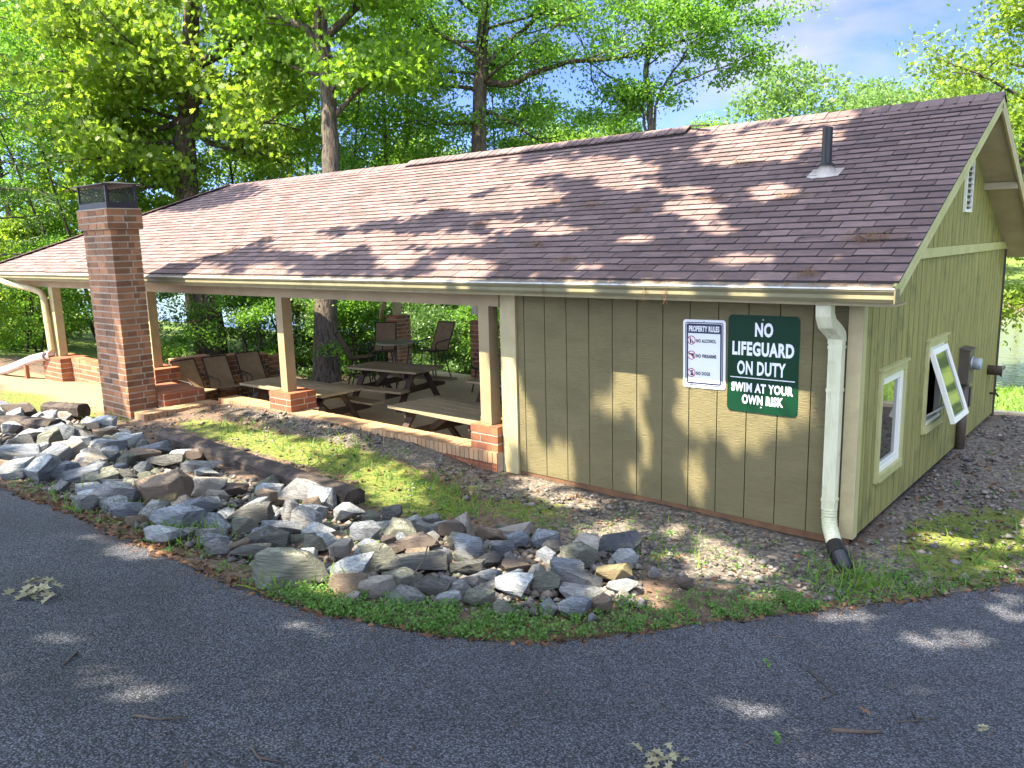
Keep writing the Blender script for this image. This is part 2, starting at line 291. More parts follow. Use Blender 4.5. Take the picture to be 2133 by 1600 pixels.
# ------------------------------------------------------------------ ground
def edge_poly():
    E = [(-60, -9), (-30, -6.3), (-18, -5.0), (-12, -4.6), (-8.8, -4.48), (-7.3, -4.49), (-5.4, -4.46), (-4.3, -4.46), (-3.38, -4.44), (-2.75, -4.42), (-2.1, -4.33), (-1.5, -4.15), (-1.1, -3.93), (-0.77, -3.62), (-0.5, -3.18), (-0.25, -2.66), (0.02, -2.13), (0.3, -1.65), (0.62, -1.13), (0.98, -0.6), (1.36, -0.05), (2.2, 1.1), (3.6, 2.6), (6, 4.2), (12, 6)]
    P = [];
    for i in range(len(E)-1):
        a, b = np.array(E[i]), np.array(E[i+1]); p0 = np.array(E[max(i-1, 0)]); p3 = np.array(E[min(i+2, len(E)-1)])
        n = max(2, int(np.linalg.norm(b-a)/0.06)); n = min(n, 40)
        for j in range(n):
            t = j/n; P.append(0.5*((2*a)+(-p0+b)*t+(2*p0-5*a+4*b-p3)*t*t+(-p0+3*a-3*b+p3)*t**3))
    P.append(np.array(E[-1])); P = np.array(P)
    return P
EDGE_S = edge_poly(); EDGE = EDGE_S.copy(); _nz = np.convolve(rng.normal(0, .022, len(EDGE)), [.25, .5, .25], 'same'); EDGE[:, 1] += _nz
def in_drive(x, y):
    """True where the point lies on the camera's side of the asphalt edge (x monotone along the edge)."""
    return np.asarray(y) < np.interp(np.asarray(x), EDGE[:, 0], EDGE[:, 1])
HEAP = np.array([(-13.8, -2.5), (-11.8, -1.8), (-9.6, -2.3), (-7.4, -2.45), (-5.9, -2.35), (-4.3, -2.35), (-3.2, -2.0), (-2.4, -1.75), (-1.3, -1.5), (-.65, -2.5), (-1.05, -3.25), (-1.9, -3.9), (-2.9, -4.05), (-4.2, -4.2), (-6.3, -4.22), (-8, -4.3), (-11, -4.4), (-14, -4.3)])
def inpoly(x, y, P):
    x = np.asarray(x); y = np.asarray(y); c = np.zeros(x.shape, bool); j = len(P)-1
    for i in range(len(P)):
        xi, yi = P[i]; xj, yj = P[j]
        c ^= ((yi > y) != (yj > y)) & (x < (xj-xi)*(y-yi)/(yj-yi+1e-12)+xi); j = i
    return c
def zs(x, y): return float(hgt(x, y)[0])
def axis(segs):
    a = []
    for s0, s1, st in segs: a += list(np.arange(s0, s1, st))
    return np.array(a+[segs[-1][1]])
gx = axis([(-420, -120, 30), (-120, -40, 6), (-40, -22, 1.0), (-22, -13, .3), (-13, 4, .12), (4, 12, .5), (12, 40, 3), (40, 120, 10), (120, 420, 40)])
gy = axis([(-120, -30, 15), (-30, -10, 2), (-10, -6, .3), (-6, 1, .12), (1, 8, .25), (8, 30, .8), (30, 60, 2), (60, 180, 8), (180, 620, 40)])
GX, GY = np.meshgrid(gx, gy); fx, fy = GX.ravel(), GY.ravel()
gz = np.concatenate([hgt(fx[i:i+20000], fy[i:i+20000]) for i in range(0, len(fx), 20000)])
under = (fx > -13.0) & (fx < -0.06) & (fy > 0.10) & (fy < 6.35)
gz = np.where(under, np.minimum(gz, -0.62), gz)
nearw = np.clip(1-np.abs(fx+4)/14, 0, 1)
gz = gz + nearw*(0.012*np.sin(fx*3.1+fy*1.7)+0.012*np.sin(fx*1.3-fy*4.1)+rng.normal(0, .006, fx.shape))
dr = in_drive(fx, fy) & (fx < 12)
gz = np.where(dr, gz-0.10, gz)
nx, ny = len(gx), len(gy)
ii = (np.arange(ny-1)[:, None]*nx+np.arange(nx-1)[None, :]).ravel()
gme = mesh_np('ground', np.c_[fx, fy, gz], np.c_[ii, ii+1, ii+nx+1, ii+nx], smooth=True)
# where moss, gravel and lawn grow (real ground cover, painted per vertex): r = moss, g = gravel, b = lawn
def blob(x, y, cx, cy, rx, ry, rot=0):
    c, s = math.cos(rot), math.sin(rot); u = ((x-cx)*c+(y-cy)*s)/rx; v = (-(x-cx)*s+(y-cy)*c)/ry
    return np.clip(1.6-1.2*np.sqrt(u*u+v*v), 0, 1)
def moss_at(x, y):
    return np.maximum.reduce([blob(x, y, -6.3, -1.15, 2.2, .42, .05), blob(x, y, -4.3, -1.45, 1.0, .55, -.2), blob(x, y, -8.2, -1.2, 1.6, .35), blob(x, y, -3.0, -1.0, .6, .5)*.6, blob(x, y, .75, .55, .45, .9, .2), blob(x, y, 1.4, 1.3, .9, .7), blob(x, y, -13.5, -1.8, 2.2, .5), blob(x, y, 1.6, 3.4, 1.0, 1.0)*.55])
def gravel_at(x, y):
    return np.maximum.reduce([blob(x, y, -2, -.45, 2.6, .55), blob(x, y, -1.2, -1.1, 1.4, .7), blob(x, y, -6.5, -.45, 3.2, .3), blob(x, y, .45, 3.2, .55, 4.2), blob(x, y, .5, -.8, .9, .7), blob(x, y, 1.3, 2.5, 1.2, 3.2)*.8])
moss = moss_at(fx, fy); grav = gravel_at(fx, fy)*(1-.75*moss)
lawn = np.clip((fy-7.0)/1.5, 0, 1)*(fx > -3)+np.clip((fx-2.6-(fy*.25))/2, 0, 1)+(fy > 50)*1.0+np.clip((-fx-22)/4, 0, 1)
sand = np.clip(1-np.abs(fy-17.8)/1.6, 0, 1)*(fx > -9)*(fx < 30)
sand = np.maximum(sand, np.clip((-12.3-fx)/.5, 0, 1)*np.clip((fx+21)/1.0, 0, 1)*np.clip((fy+1.75+.15*np.sin(fx*2.7))/.3, 0, 1)*np.clip((.3-fy)/.2, 0, 1)*.8)
moss_off = sand*(fx < -12)
ca = gme.color_attributes.new('cover', 'FLOAT_COLOR', 'POINT')
ca.data.foreach_set('color', np.c_[moss, grav, np.clip(lawn, 0, 1), sand].astype(np.float32).ravel())
def ground_mat():
    m, N, L, B = nodes('woodland_ground'); B.inputs['Roughness'].default_value = 0.95
    tc = N.new('ShaderNodeTexCoord'); at = N.new('ShaderNodeAttribute'); at.attribute_name = 'cover'
    sp = N.new('ShaderNodeSeparateColor'); L.new(at.outputs['Color'], sp.inputs[0])
    def noise(s, d=6):
        n = N.new('ShaderNodeTexNoise'); n.inputs['Scale'].default_value = s; n.inputs['Detail'].default_value = d; L.new(tc.outputs['Object'], n.inputs[0]); return n.outputs[0]
    def ramp(src, *st):
        c = N.new('ShaderNodeValToRGB'); e = c.color_ramp.elements
        e[0].position, e[0].color = st[0][0], rgba(st[0][1]); e[1].position, e[1].color = st[-1][0], rgba(st[-1][1])
        for p, cc in st[1:-1]: q = e.new(p); q.color = rgba(cc)
        L.new(src, c.inputs[0]); return c.outputs[0]
    def mix(f, a, b):
        x = N.new('ShaderNodeMix'); x.data_type = 'RGBA'; L.new(f, x.inputs[0]); L.new(a, x.inputs[6]); L.new(b, x.inputs[7]); return x.outputs[2]
    def mask(src, nz, k=1.6):
        a = N.new('ShaderNodeMath'); a.operation = 'MULTIPLY_ADD'; L.new(nz, a.inputs[0]); a.inputs[1].default_value = 1.3; a.inputs[2].default_value = -0.65
        b = N.new('ShaderNodeMath'); b.operation = 'ADD'; L.new(src, b.inputs[0]); L.new(a.outputs[0], b.inputs[1])
        c = N.new('ShaderNodeMapRange'); c.inputs[1].default_value = 0.32; c.inputs[2].default_value = 0.58; L.new(b.outputs[0], c.inputs[0]); return c.outputs[0]
    soil = ramp(noise(14), (0.3, (0.060, 0.042, 0.030)), (0.5, (0.115, 0.078, 0.050)), (0.62, (0.165, 0.110, 0.072)), (0.75, (0.085, 0.062, 0.045)))
    v = N.new('ShaderNodeTexVoronoi'); v.inputs['Scale'].default_value = 34; L.new(tc.outputs['Object'], v.inputs[0])
    gcol = ramp(v.outputs['Color'], (0.1, (0.055, 0.052, 0.048)), (0.45, (0.115, 0.10, 0.082)), (0.7, (0.19, 0.155, 0.115)), (0.95, (0.27, 0.23, 0.18)))
    mcol = ramp(noise(22), (0.3, (0.050, 0.075, 0.012)), (0.5, (0.115, 0.140, 0.020)), (0.7, (0.195, 0.190, 0.035)))
    lcol = ramp(noise(9), (0.3, (0.060, 0.105, 0.018)), (0.55, (0.120, 0.190, 0.030)), (0.75, (0.175, 0.225, 0.050)))
    rgbn = N.new('ShaderNodeRGB'); rgbn.outputs[0].default_value = (0.29, 0.215, 0.115, 1)
    n5 = noise(5.5, 8)
    c = mix(mask(sp.outputs[1], n5), soil, gcol); c = mix(mask(sp.outputs[0], noise(7.5, 8)), c, mcol); c = mix(mask(sp.outputs[2], noise(2.5, 8)), c, lcol)
    c = mix(at.outputs['Alpha'], c, rgbn.outputs[0])
    L.new(c, B.inputs['Base Color'])
    b = N.new('ShaderNodeBump'); b.inputs['Strength'].default_value = 0.9; b.inputs['Distance'].default_value = 0.03; L.new(noise(38, 8), b.inputs['Height']); L.new(b.outputs[0], B.inputs['Normal'])
    return m
gme.materials.append(ground_mat())
tag(link('ground', gme), kind='structure', label='earth bank of moss, gravel and leaf litter around the pavilion')

# ------------------------------------------------------------------ asphalt
def asphalt_mat():
    m, N, L, B = nodes('worn_asphalt'); B.inputs['Roughness'].default_value = 0.72
    if 'Specular IOR Level' in B.inputs: B.inputs['Specular IOR Level'].default_value = 0.42
    tc = N.new('ShaderNodeTexCoord')
    nd = N.new('ShaderNodeTexNoise'); nd.inputs['Scale'].default_value = 30; L.new(tc.outputs['Object'], nd.inputs[0])
    mxv = N.new('ShaderNodeMix'); mxv.data_type = 'RGBA'; mxv.inputs[0].default_value = 0.02; L.new(tc.outputs['Object'], mxv.inputs[6]); L.new(nd.outputs['Color'], mxv.inputs[7])
    v = N.new('ShaderNodeTexVoronoi'); v.inputs['Scale'].default_value = 92; L.new(mxv.outputs[2], v.inputs[0])
    v2 = N.new('ShaderNodeTexVoronoi'); v2.inputs['Scale'].default_value = 150; L.new(tc.outputs['Object'], v2.inputs[0])
    cr = N.new('ShaderNodeValToRGB'); e = cr.color_ramp.elements; e[0].position = 0.0; e[0].color = (0.140, 0.147, 0.172, 1); e[1].position = 0.62; e[1].color = (0.024, 0.026, 0.032, 1)
    q = e.new(0.35); q.color = (0.092, 0.098, 0.118, 1); L.new(v.outputs['Distance'], cr.inputs[0])
    sc1 = N.new('ShaderNodeSeparateColor'); L.new(v.outputs['Color'], sc1.inputs[0])
    mr = N.new('ShaderNodeMapRange'); mr.inputs[3].default_value = 0.45; mr.inputs[4].default_value = 1.75; L.new(sc1.outputs[0], mr.inputs[0])
    mm = N.new('ShaderNodeMix'); mm.data_type = 'RGBA'; mm.blend_type = 'MULTIPLY'; mm.inputs[0].default_value = 1; L.new(cr.outputs[0], mm.inputs[6]); L.new(mr.outputs[0], mm.inputs[7])
    nl = N.new('ShaderNodeTexNoise'); nl.inputs['Scale'].default_value = 1.3; nl.inputs['Detail'].default_value = 6; L.new(tc.outputs['Object'], nl.inputs[0])
    mr2 = N.new('ShaderNodeMapRange'); mr2.inputs[1].default_value = 0.3; mr2.inputs[2].default_value = 0.7; mr2.inputs[3].default_value = 0.78; mr2.inputs[4].default_value = 1.22; L.new(nl.outputs[0], mr2.inputs[0])
    m3 = N.new('ShaderNodeMix'); m3.data_type = 'RGBA'; m3.blend_type = 'MULTIPLY'; m3.inputs[0].default_value = 1; L.new(mm.outputs[2], m3.inputs[6]); L.new(mr2.outputs[0], m3.inputs[7])
    L.new(m3.outputs[2], B.inputs['Base Color'])
    ad = N.new('ShaderNodeMath'); ad.operation = 'ADD'; L.new(v.outputs['Distance'], ad.inputs[0]); 
    ml = N.new('ShaderNodeMath'); ml.operation = 'MULTIPLY'; ml.inputs[1].default_value = 0.4; L.new(v2.outputs['Distance'], ml.inputs[0]); L.new(ml.outputs[0], ad.inputs[1])
    b = N.new('ShaderNodeBump'); b.invert = True; b.inputs['Strength'].default_value = 0.9; b.inputs['Distance'].default_value = 0.007; L.new(ad.outputs[0], b.inputs['Height']); L.new(b.outputs[0], B.inputs['Normal'])
    return m
sel = [(a, b, c) for (a, b), c in zip(EDGE_S, _nz) if a > -59]
V = []; K = 36
for (ex, ey, ez) in sel:
    bx, by = ex*0.9+1.2, -16.0-0.05*abs(ex)
    V.append((ex, ey+ez+.012, None, -0.06))
    for k in range(K+1):
        t = (k/K)**1.5; V.append((ex+(bx-ex)*t, ey+(by-ey)*t+ez*max(0, 1-k/7), None, 0.012))
V = np.array([(a, b, d) for a, b, _, d in V]); z = hgt(V[:, 0], V[:, 1])+V[:, 2]
n = len(sel); w = K+2; ii = (np.arange(n-1)[:, None]*w+np.arange(w-1)[None, :]).ravel()
dme = mesh_np('driveway', np.c_[V[:, :2], z], np.c_[ii+1, ii, ii+w, ii+w+1], smooth=True)
tag(link('driveway', dme, asphalt_mat()), kind='structure', label='dark asphalt drive curving round the rock bank')

# ------------------------------------------------------------------ water
def water_mat():
    m, N, L, B = nodes('lake_water'); B.inputs['Base Color'].default_value = (0.13, 0.15, 0.07, 1); B.inputs['Roughness'].default_value = 0.12
    tc = N.new('ShaderNodeTexCoord'); mp = N.new('ShaderNodeMapping'); mp.inputs['Scale'].default_value = (.5, 1.6, 1); L.new(tc.outputs['Object'], mp.inputs[0])
    n = N.new('ShaderNodeTexNoise'); n.inputs['Scale'].default_value = 2.2; n.inputs['Detail'].default_value = 4; L.new(mp.outputs[0], n.inputs[0])
    b = N.new('ShaderNodeBump'); b.inputs['Strength'].default_value = 0.25; b.inputs['Distance'].default_value = 0.06; L.new(n.outputs[0], b.inputs['Height']); L.new(b.outputs[0], B.inputs['Normal'])
    return m
tag(link('lake_water', mesh_np('lake_water', [(-400, 12, -2.0), (400, 12, -2.0), (400, 110, -2.0), (-400, 110, -2.0)], [(0, 1, 2, 3)]), water_mat()), kind='structure')
# paved strip behind the building
mb = MB()
for i in range(12):
    x0, x1 = -.6+i*.7, -.6+(i+1)*.7-.012
    V = [(a, b, zs(a, b)+dz) for dz in (.05, -.1) for a, b in ((x0, 7.35), (x1, 7.35), (x1, 8.05), (x0, 8.05))]
    mb.add(V, [(0, 1, 2, 3), (4, 7, 6, 5), (0, 4, 5, 1), (1, 5, 6, 2), (2, 6, 7, 3), (3, 7, 4, 0)])
tag(mb.build('lake_path', M['concrete']), kind='structure')

# ------------------------------------------------------------------ pavilion
XR, XL, XRI = 0.39, -20.8, -15.2
YE, ZE, YR, ZR, YB, ZB = -0.42, 2.39, 3.24, 4.21, 6.75, 2.47
pav = thing('pavilion', 'low picnic pavilion with brown shingle roof and closed tan wood room at its right end', 'pavilion', (0, 0, 0))
def P3(o, **k): return o
# roof --------------------------------------------------------------
SL = math.hypot(YR-YE, ZR-ZE); sy, sz = (YR-YE)/SL, (ZR-ZE)/SL; nyv, nzv = -sz, sy
def rp(x, s, h=0.0): return (x, YE+sy*s+nyv*h, ZE+sz*s+nzv*h)
def xleft(s): return XL+(XRI-XL)*s/SL
mb = MB()
NC = 30; ex = SL/NC
for i in range(NC):
    s0, s1 = i*ex-(.03 if i == 0 else .004), (i+1)*ex
    off = (i % 2)*0.152+rnd.uniform(-.02, .02); x = XR+.015-rnd.uniform(0, .02)+off-.305
    xs = [XR+.015]
    while x > xleft(s0): xs.append(x); x -= 0.305+rnd.uniform(-.006, .006)
    for j in range(len(xs)-1):
        a, b = xs[j], xs[j+1]
        if a-b < .05: continue
        g = 0.0045; h0 = 0.020+rnd.uniform(-.003, .004); h1 = 0.006; ds = rnd.uniform(-.006, .006)
        x1, x0 = a-g, b+g
        V = [rp(x0, s0+ds, h0), rp(x1, s0+ds, h0), rp(x1, s1, h1), rp(x0, s1, h1), rp(x0, s0+ds, 0), rp(x1, s0+ds, 0), rp(x1, s1, 0), rp(x0, s1, 0)]
        mb.add(V, [(0, 1, 2, 3)]); mb.add(V, [(4, 5, 1, 0), (4, 0, 3, 7), (5, 6, 2, 1)], False, 1)
roof = mb.build('roof', [M['shingle'], M['shingle_lip']], pav)
mb = MB()
T = 0.09
f0, f1, r1, r0 = (XL, YE, ZE), (XR, YE, ZE), (XR, YR, ZR), (XRI, YR, ZR)
b1, b0 = (XR, YB, ZB), (XL, YB, ZB)
dn = lambda p: (p[0], p[1], p[2]-T)
Vv = [f0, f1, r1, r0, b1, b0]; Vv = [(a, b, c-.002) for a, b, c in Vv]+[dn(p) for p in Vv]
mb.add(Vv, [(0, 1, 2, 3), (3, 2, 4, 5), (0, 3, 5), (7, 6, 9, 8), (9, 11, 10, 8), (9, 6, 11), (1, 0, 6, 7), (5, 4, 10, 11), (0, 5, 11, 6)])
mb.build('roof_deck', M['roof_under'], roof)
# back slope and hip end shingles as courses
def courses(P00, P10, P11, P01, n):
    P00, P10, P11, P01 = map(Vector, (P00, P10, P11, P01)); m2 = MB(); nn = (P10-P00).cross(P01-P00).normalized()
    for i in range(n):
        a, b = i/n, (i+1)/n
        A0, A1 = P00.lerp(P01, a), P10.lerp(P11, a); B0, B1 = P00.lerp(P01, b), P10.lerp(P11, b)
        L_ = (A1-A0).length; k = max(1, int(L_/.305)); LB = (B1-B0).length
        for j in range(k):
            u0, u1 = (j+.012)/k, (j+.988)/k
            p, q, r, t = A0.lerp(A1, u0)+nn*.016, A0.lerp(A1, u1)+nn*.016, B0.lerp(B1, u1)+nn*.006, B0.lerp(B1, u0)+nn*.006
            m2.add([p, q, r, t], [(0, 1, 2, 3)])
    return m2
courses(b1, b0, r0, r1, 28).build('back_slope_shingles', M['shingle'], roof)
courses(b0, f0, r0, (r0[0], r0[1]+.01, r0[2]), 30).build('hip_end_shingles', M['shingle'], roof)
mb = MB(); x = XR+.01; k = 0
while x > XRI-.1:
    lift = 0.028+rnd.uniform(-.003, .004)+(.045 if -9 < x < -3.3 else 0)
    V = [(x, YR-.15, ZR-.15*sz/sy+lift), (x, YR, ZR+lift+.012), (x, YR+.15, ZR-.075+lift), (x-.17, YR-.15, ZR-.15*sz/sy+lift-.009), (x-.17, YR, ZR+lift+.003), (x-.17, YR+.15, ZR-.075+lift-.009)]
    V += [(a, b, c-.02) for a, b, c in V]
    mb.add(V, [(1, 0, 3, 4), (2, 1, 4, 5), (6, 0, 1, 7), (7, 1, 2, 8), (0, 6, 9, 3), (2, 5, 11, 8)])
    x -= .145
for A, B in ((f0, r0), (b0, r0)):
    A, B = Vector(A), Vector(B); n_ = 34
    for i in range(n_):
        p, q = A.lerp(B, i/n_)+Vector((0, 0, .03)), A.lerp(B, (i+1.15)/n_)+Vector((0, 0, .02))
        mb.bar(p, q, .24, .014)
mb.build('ridge_cap', M['shingle_cap'], roof)
# raised end of the ridge vent
mb = MB(); mb.bar((-3.35, YR-.02, ZR+.075), (-3.02, YR-.16, ZR+.035), .05, .02); mb.build('ridge_vent_end', M['roof_under'], roof)
# plumbing vent
vp = MB(); vx, vy, vz = -.91, 1.59, 3.39
vp.tube([(vx, vy, vz-.05), (vx, vy, vz+.09), (vx, vy, vz+.10), (vx, vy, vz+.47), (vx, vy, vz+.475)], [.062, .062, .052, .052, .046], 20)
vent = vp.build('vent_pipe', M['black_metal'], roof)
vb = MB(); vb.tube([(vx, vy, vz+.085), (vx, vy, vz+.115)], [.10, .062], 20, False); vb.build('storm_collar', M['black_metal'], vent)
fl = MB(); fl.tube([(vx, vy, vz-.05), (vx, vy, vz+.02), (vx, vy, vz+.09)], [.115, .095, .066], 22, False)
c0 = (vy-YE)/sy
fl.add([rp(vx+a, c0+b, .022) for a, b in ((-.17, -.10), (-.1, -.14), (.08, -.13), (.16, -.11), (.17, .09), (-.16, .1))], [(0, 1, 2, 3, 4, 5)])
fl.build('flashing', M['lead'], vent)
# rakes, soffits, fascia
mb = MB(); mb.bar((XR-.012, YE-.03, ZE-.09), (XR-.012, YR, ZR-.075), .022, .14, (0, -sz, sy)); mb.build('rake_board', M['trim_green'], pav)
by_, bz_ = YB-YR, ZB-ZR
mb = MB(); mb.bar((XR-.012, YR, ZR-.075), (XR-.012, YB, ZB-.085), .022, .14); mb.build('rake_board', M['trim'], pav)
mb = MB()
mb.add([(0.0, YR, ZR-.12), (XR-.03, YR, ZR-.12), (XR-.03, YB, ZB-.11), (0.0, YB, ZB-.11), (0.0, YR, ZR-.105), (XR-.03, YR, ZR-.105), (XR-.03, YB, ZB-.095), (0.0, YB, ZB-.095)], [(0, 1, 2, 3), (7, 6, 5, 4), (0, 4, 5, 1), (2, 6, 7, 3)])
mb.add([(0.0, YE, ZE-.12), (XR-.03, YE, ZE-.12), (XR-.03, YR, ZR-.12), (0.0, YR, ZR-.12)], [(3, 2, 1, 0)])
mb.box(0.0, XR-.03, 4.7, 4.76, ZR+(4.73-YR)*bz_/by_-.20, ZR+(4.73-YR)*bz_/by_-.115)
mb.build('rake_soffit', M['soffit'], pav)
mb = MB(); mb.box(XL, XR-.03, YE+.005, YE+.035, 2.19, 2.375); mb.build('fascia', M['trim'], pav)
mb = MB(); mb.box(XL+.2, XR-.03, YE+.035, -.03, 2.185, 2.20); mb.box(XL+.2, -.02, 6.55, 6.72, 2.2, 2.215); mb.build('eave_soffit', M['beam'], pav)
# gutter
prof = [(-.42, 2.315), (-.42, 2.225), (-.505, 2.225), (-.520, 2.255), (-.512, 2.285), (-.528, 2.315), (-.528, 2.330), (-.515, 2.330), (-.507, 2.315), (-.498, 2.287), (-.508, 2.255), (-.498, 2.236), (-.432, 2.236), (-.432, 2.315)]
mb = MB(); n = len(prof); xsg = [XR+.0, -3.1, -6.2, -9.3, -12.4, -15.5, XL]
V = [(x, a, b+(0.0)) for x in (XR, XL) for a, b in prof]
mb.add(V, [(i, (i+1) % n, n+(i+1) % n, n+i) for i in range(n)]+[tuple(range(n)), tuple(range(2*n-1, n-1, -1))])
mb.box(XR, XR+.012, -.53, -.41, 2.222, 2.335)
gut = mb.build('gutter', M['gutter'], pav)
mb = MB(); x = XR
while x > XL:
    l = rnd.uniform(.55, .7); mb.box(max(x-l, XL)+.006, x, -.5345+rnd.uniform(-.001, .001), -.505, 2.331, 2.3425); x -= l
mb.build('gutter_lip', M['gutter_white'], gut)
mb = MB(); mb.add([(XR-.02, -.512, 2.344), (XL, -.512, 2.344), (XL, -.405, 2.388), (XR-.02, -.405, 2.388)], [(3, 2, 1, 0)]); mb.build('gutter_guard', M['guard'], gut)
mb = MB(); x = XR-.3
while x > XL: mb.box(x-.006, x+.006, -.531, -.41, 2.3432, 2.3475); x -= .61
mb.build('gutter_strap', M['steel'], gut)

# siding --------------------------------------------------------------
HX = -4.10
mb = MB(); mb.box(HX, -.03, .012, .05, -.02, 2.19, mi=1)
xg = [-.0658*1.5]
edges = [-.1]+[-.0987-.3048*(k+1) for k in range(12)]+[-4.0]
for k in range(len(edges)-1):
    a, b = edges[k], edges[k+1]
    mb.box(b+.005, a-.005, -.006+rnd.uniform(-.0008, .0008), .0115, .045, 2.185)
mb.build('front_wall', [M['siding'], M['groove']], pav)
mb = MB(); mb.box(HX+.1, -.02, .001, .045, -.035, .044); mb.build('sill_plate', pm('rusty_sill', (0.17, 0.085, 0.035), .85, (.10, .05, .025), 6), pav)
def rake_z(y): return (ZE+(y-YE)*sz/sy if y < YR else ZR+(y-YR)*bz_/by_)-.115
wins = [(.66, 1.38, .50, 1.43), (2.34, 3.05, .64, 1.52)]
ys = [.09+.2*k for k in range(33)]; ys = [y for y in ys if y < 6.46]+[6.48]
for w_ in wins: ys += [w_[0], w_[1]]
ys = sorted(set(round(y, 4) for y in ys)); grooves = set(round(.09+.2*k, 4) for k in range(33))
mb = MB()
def gpanel(y0, y1, z0, z1f, x0, x1, mi=0):
    V = [(x0, y0, z0), (x1, y0, z0), (x1, y1, z0), (x0, y1, z0), (x0, y0, z1f(y0)), (x1, y0, z1f(y0)), (x1, y1, z1f(y1)), (x0, y1, z1f(y1))]
    mb.add(V, [(0, 3, 2, 1), (4, 5, 6, 7), (0, 1, 5, 4), (1, 2, 6, 5), (2, 3, 7, 6), (3, 0, 4, 7)], False, mi)
for a, b in zip(ys[:-1], ys[1:]):
    g0 = .011 if a in grooves else 0; g1 = .011 if b in grooves else 0
    w_ = [w for w in wins if a >= w[0]-1e-4 and b <= w[1]+1e-4]
    spans = [(.05, lambda y: rake_z(y))]
    if w_: spans = [(.05, lambda y, w=w_[0]: w[2]), (w_[0][3], lambda y: rake_z(y))]
    for z0, zf in spans:
        if a < YR < b:
            gpanel(a+g0, YR, z0, zf, -.012, .006); gpanel(YR, b-g1, z0, zf, -.012, .006)
        else: gpanel(a+g0, b-g1, z0, zf, -.012, .006)
        gpanel(a, b, z0-.03 if z0 < .1 else z0, zf, -.05, -.0125, 1)
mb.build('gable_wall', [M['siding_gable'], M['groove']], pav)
mb = MB(); mb.box(.0065, .032, .35, 6.49, 2.50, 2.60); mb.build('belt_trim', M['trim_green'], pav)
# corner trims: three pieces
mb = MB(); mb.box(-.095, .0295, -.030, -.0065, .06, 2.19); mb.build('corner_trim', M['trim'], pav)
mb = MB(); mb.box(.0065, .0300, -.0062, .083, .06, 2.3); mb.build('corner_trim', M['trim_green'], pav)
mb = MB(); mb.box(-.012, .03, 6.4805, 6.51, 0, 2.49); mb.build('corner_trim', M['groove'], pav)
mb = MB(); mb.box(HX, HX+.235, -.036, .010, .0, 2.19); mb.build('end_trim', M['trim'], pav)
# inside walls of the closed room
mb = MB(); mb.box(-4.16, -4.1001, .06, 6.42, -.35, 2.3); mb.box(-4.16, -.02, 6.42, 6.48, -.35, 2.3); mb.build('back_wall', M['siding'], pav)
mb = MB(); mb.box(-4.09, -.06, .06, 6.4, -.33, -.30); mb.build('room_floor', M['interior'], pav)
# ceiling under the roof
mb = MB(); mb.box(XL+1.6, -.06, .12, 6.42, 2.205, 2.225); mb.build('ceiling', M['beam'], pav)
# gable louvre
mb = MB()
for (a, b, c, d) in ((3.56, 3.60, 3.02, 3.56), (3.88, 3.92, 3.02, 3.56), (3.56, 3.92, 2.985, 3.02), (3.56, 3.92, 3.56, 3.595)): mb.box(.0065, .034, a, b, c, d)
lv = mb.build('gable_vent', M['vinyl'], pav)
mb = MB(); mb.box(.0066, .010, 3.60, 3.88, 3.02, 3.56); mb.build('vent_opening', M['groove'], lv)
mb = MB()
for k in range(8): z = 3.045+.066*k; mb.add([(.012, 3.6, z+.03), (.012, 3.88, z+.03), (.034, 3.88, z), (.034, 3.6, z)], [(0, 1, 2, 3), (3, 2, 1, 0)])
mb.build('slat', M['vinyl'], lv)
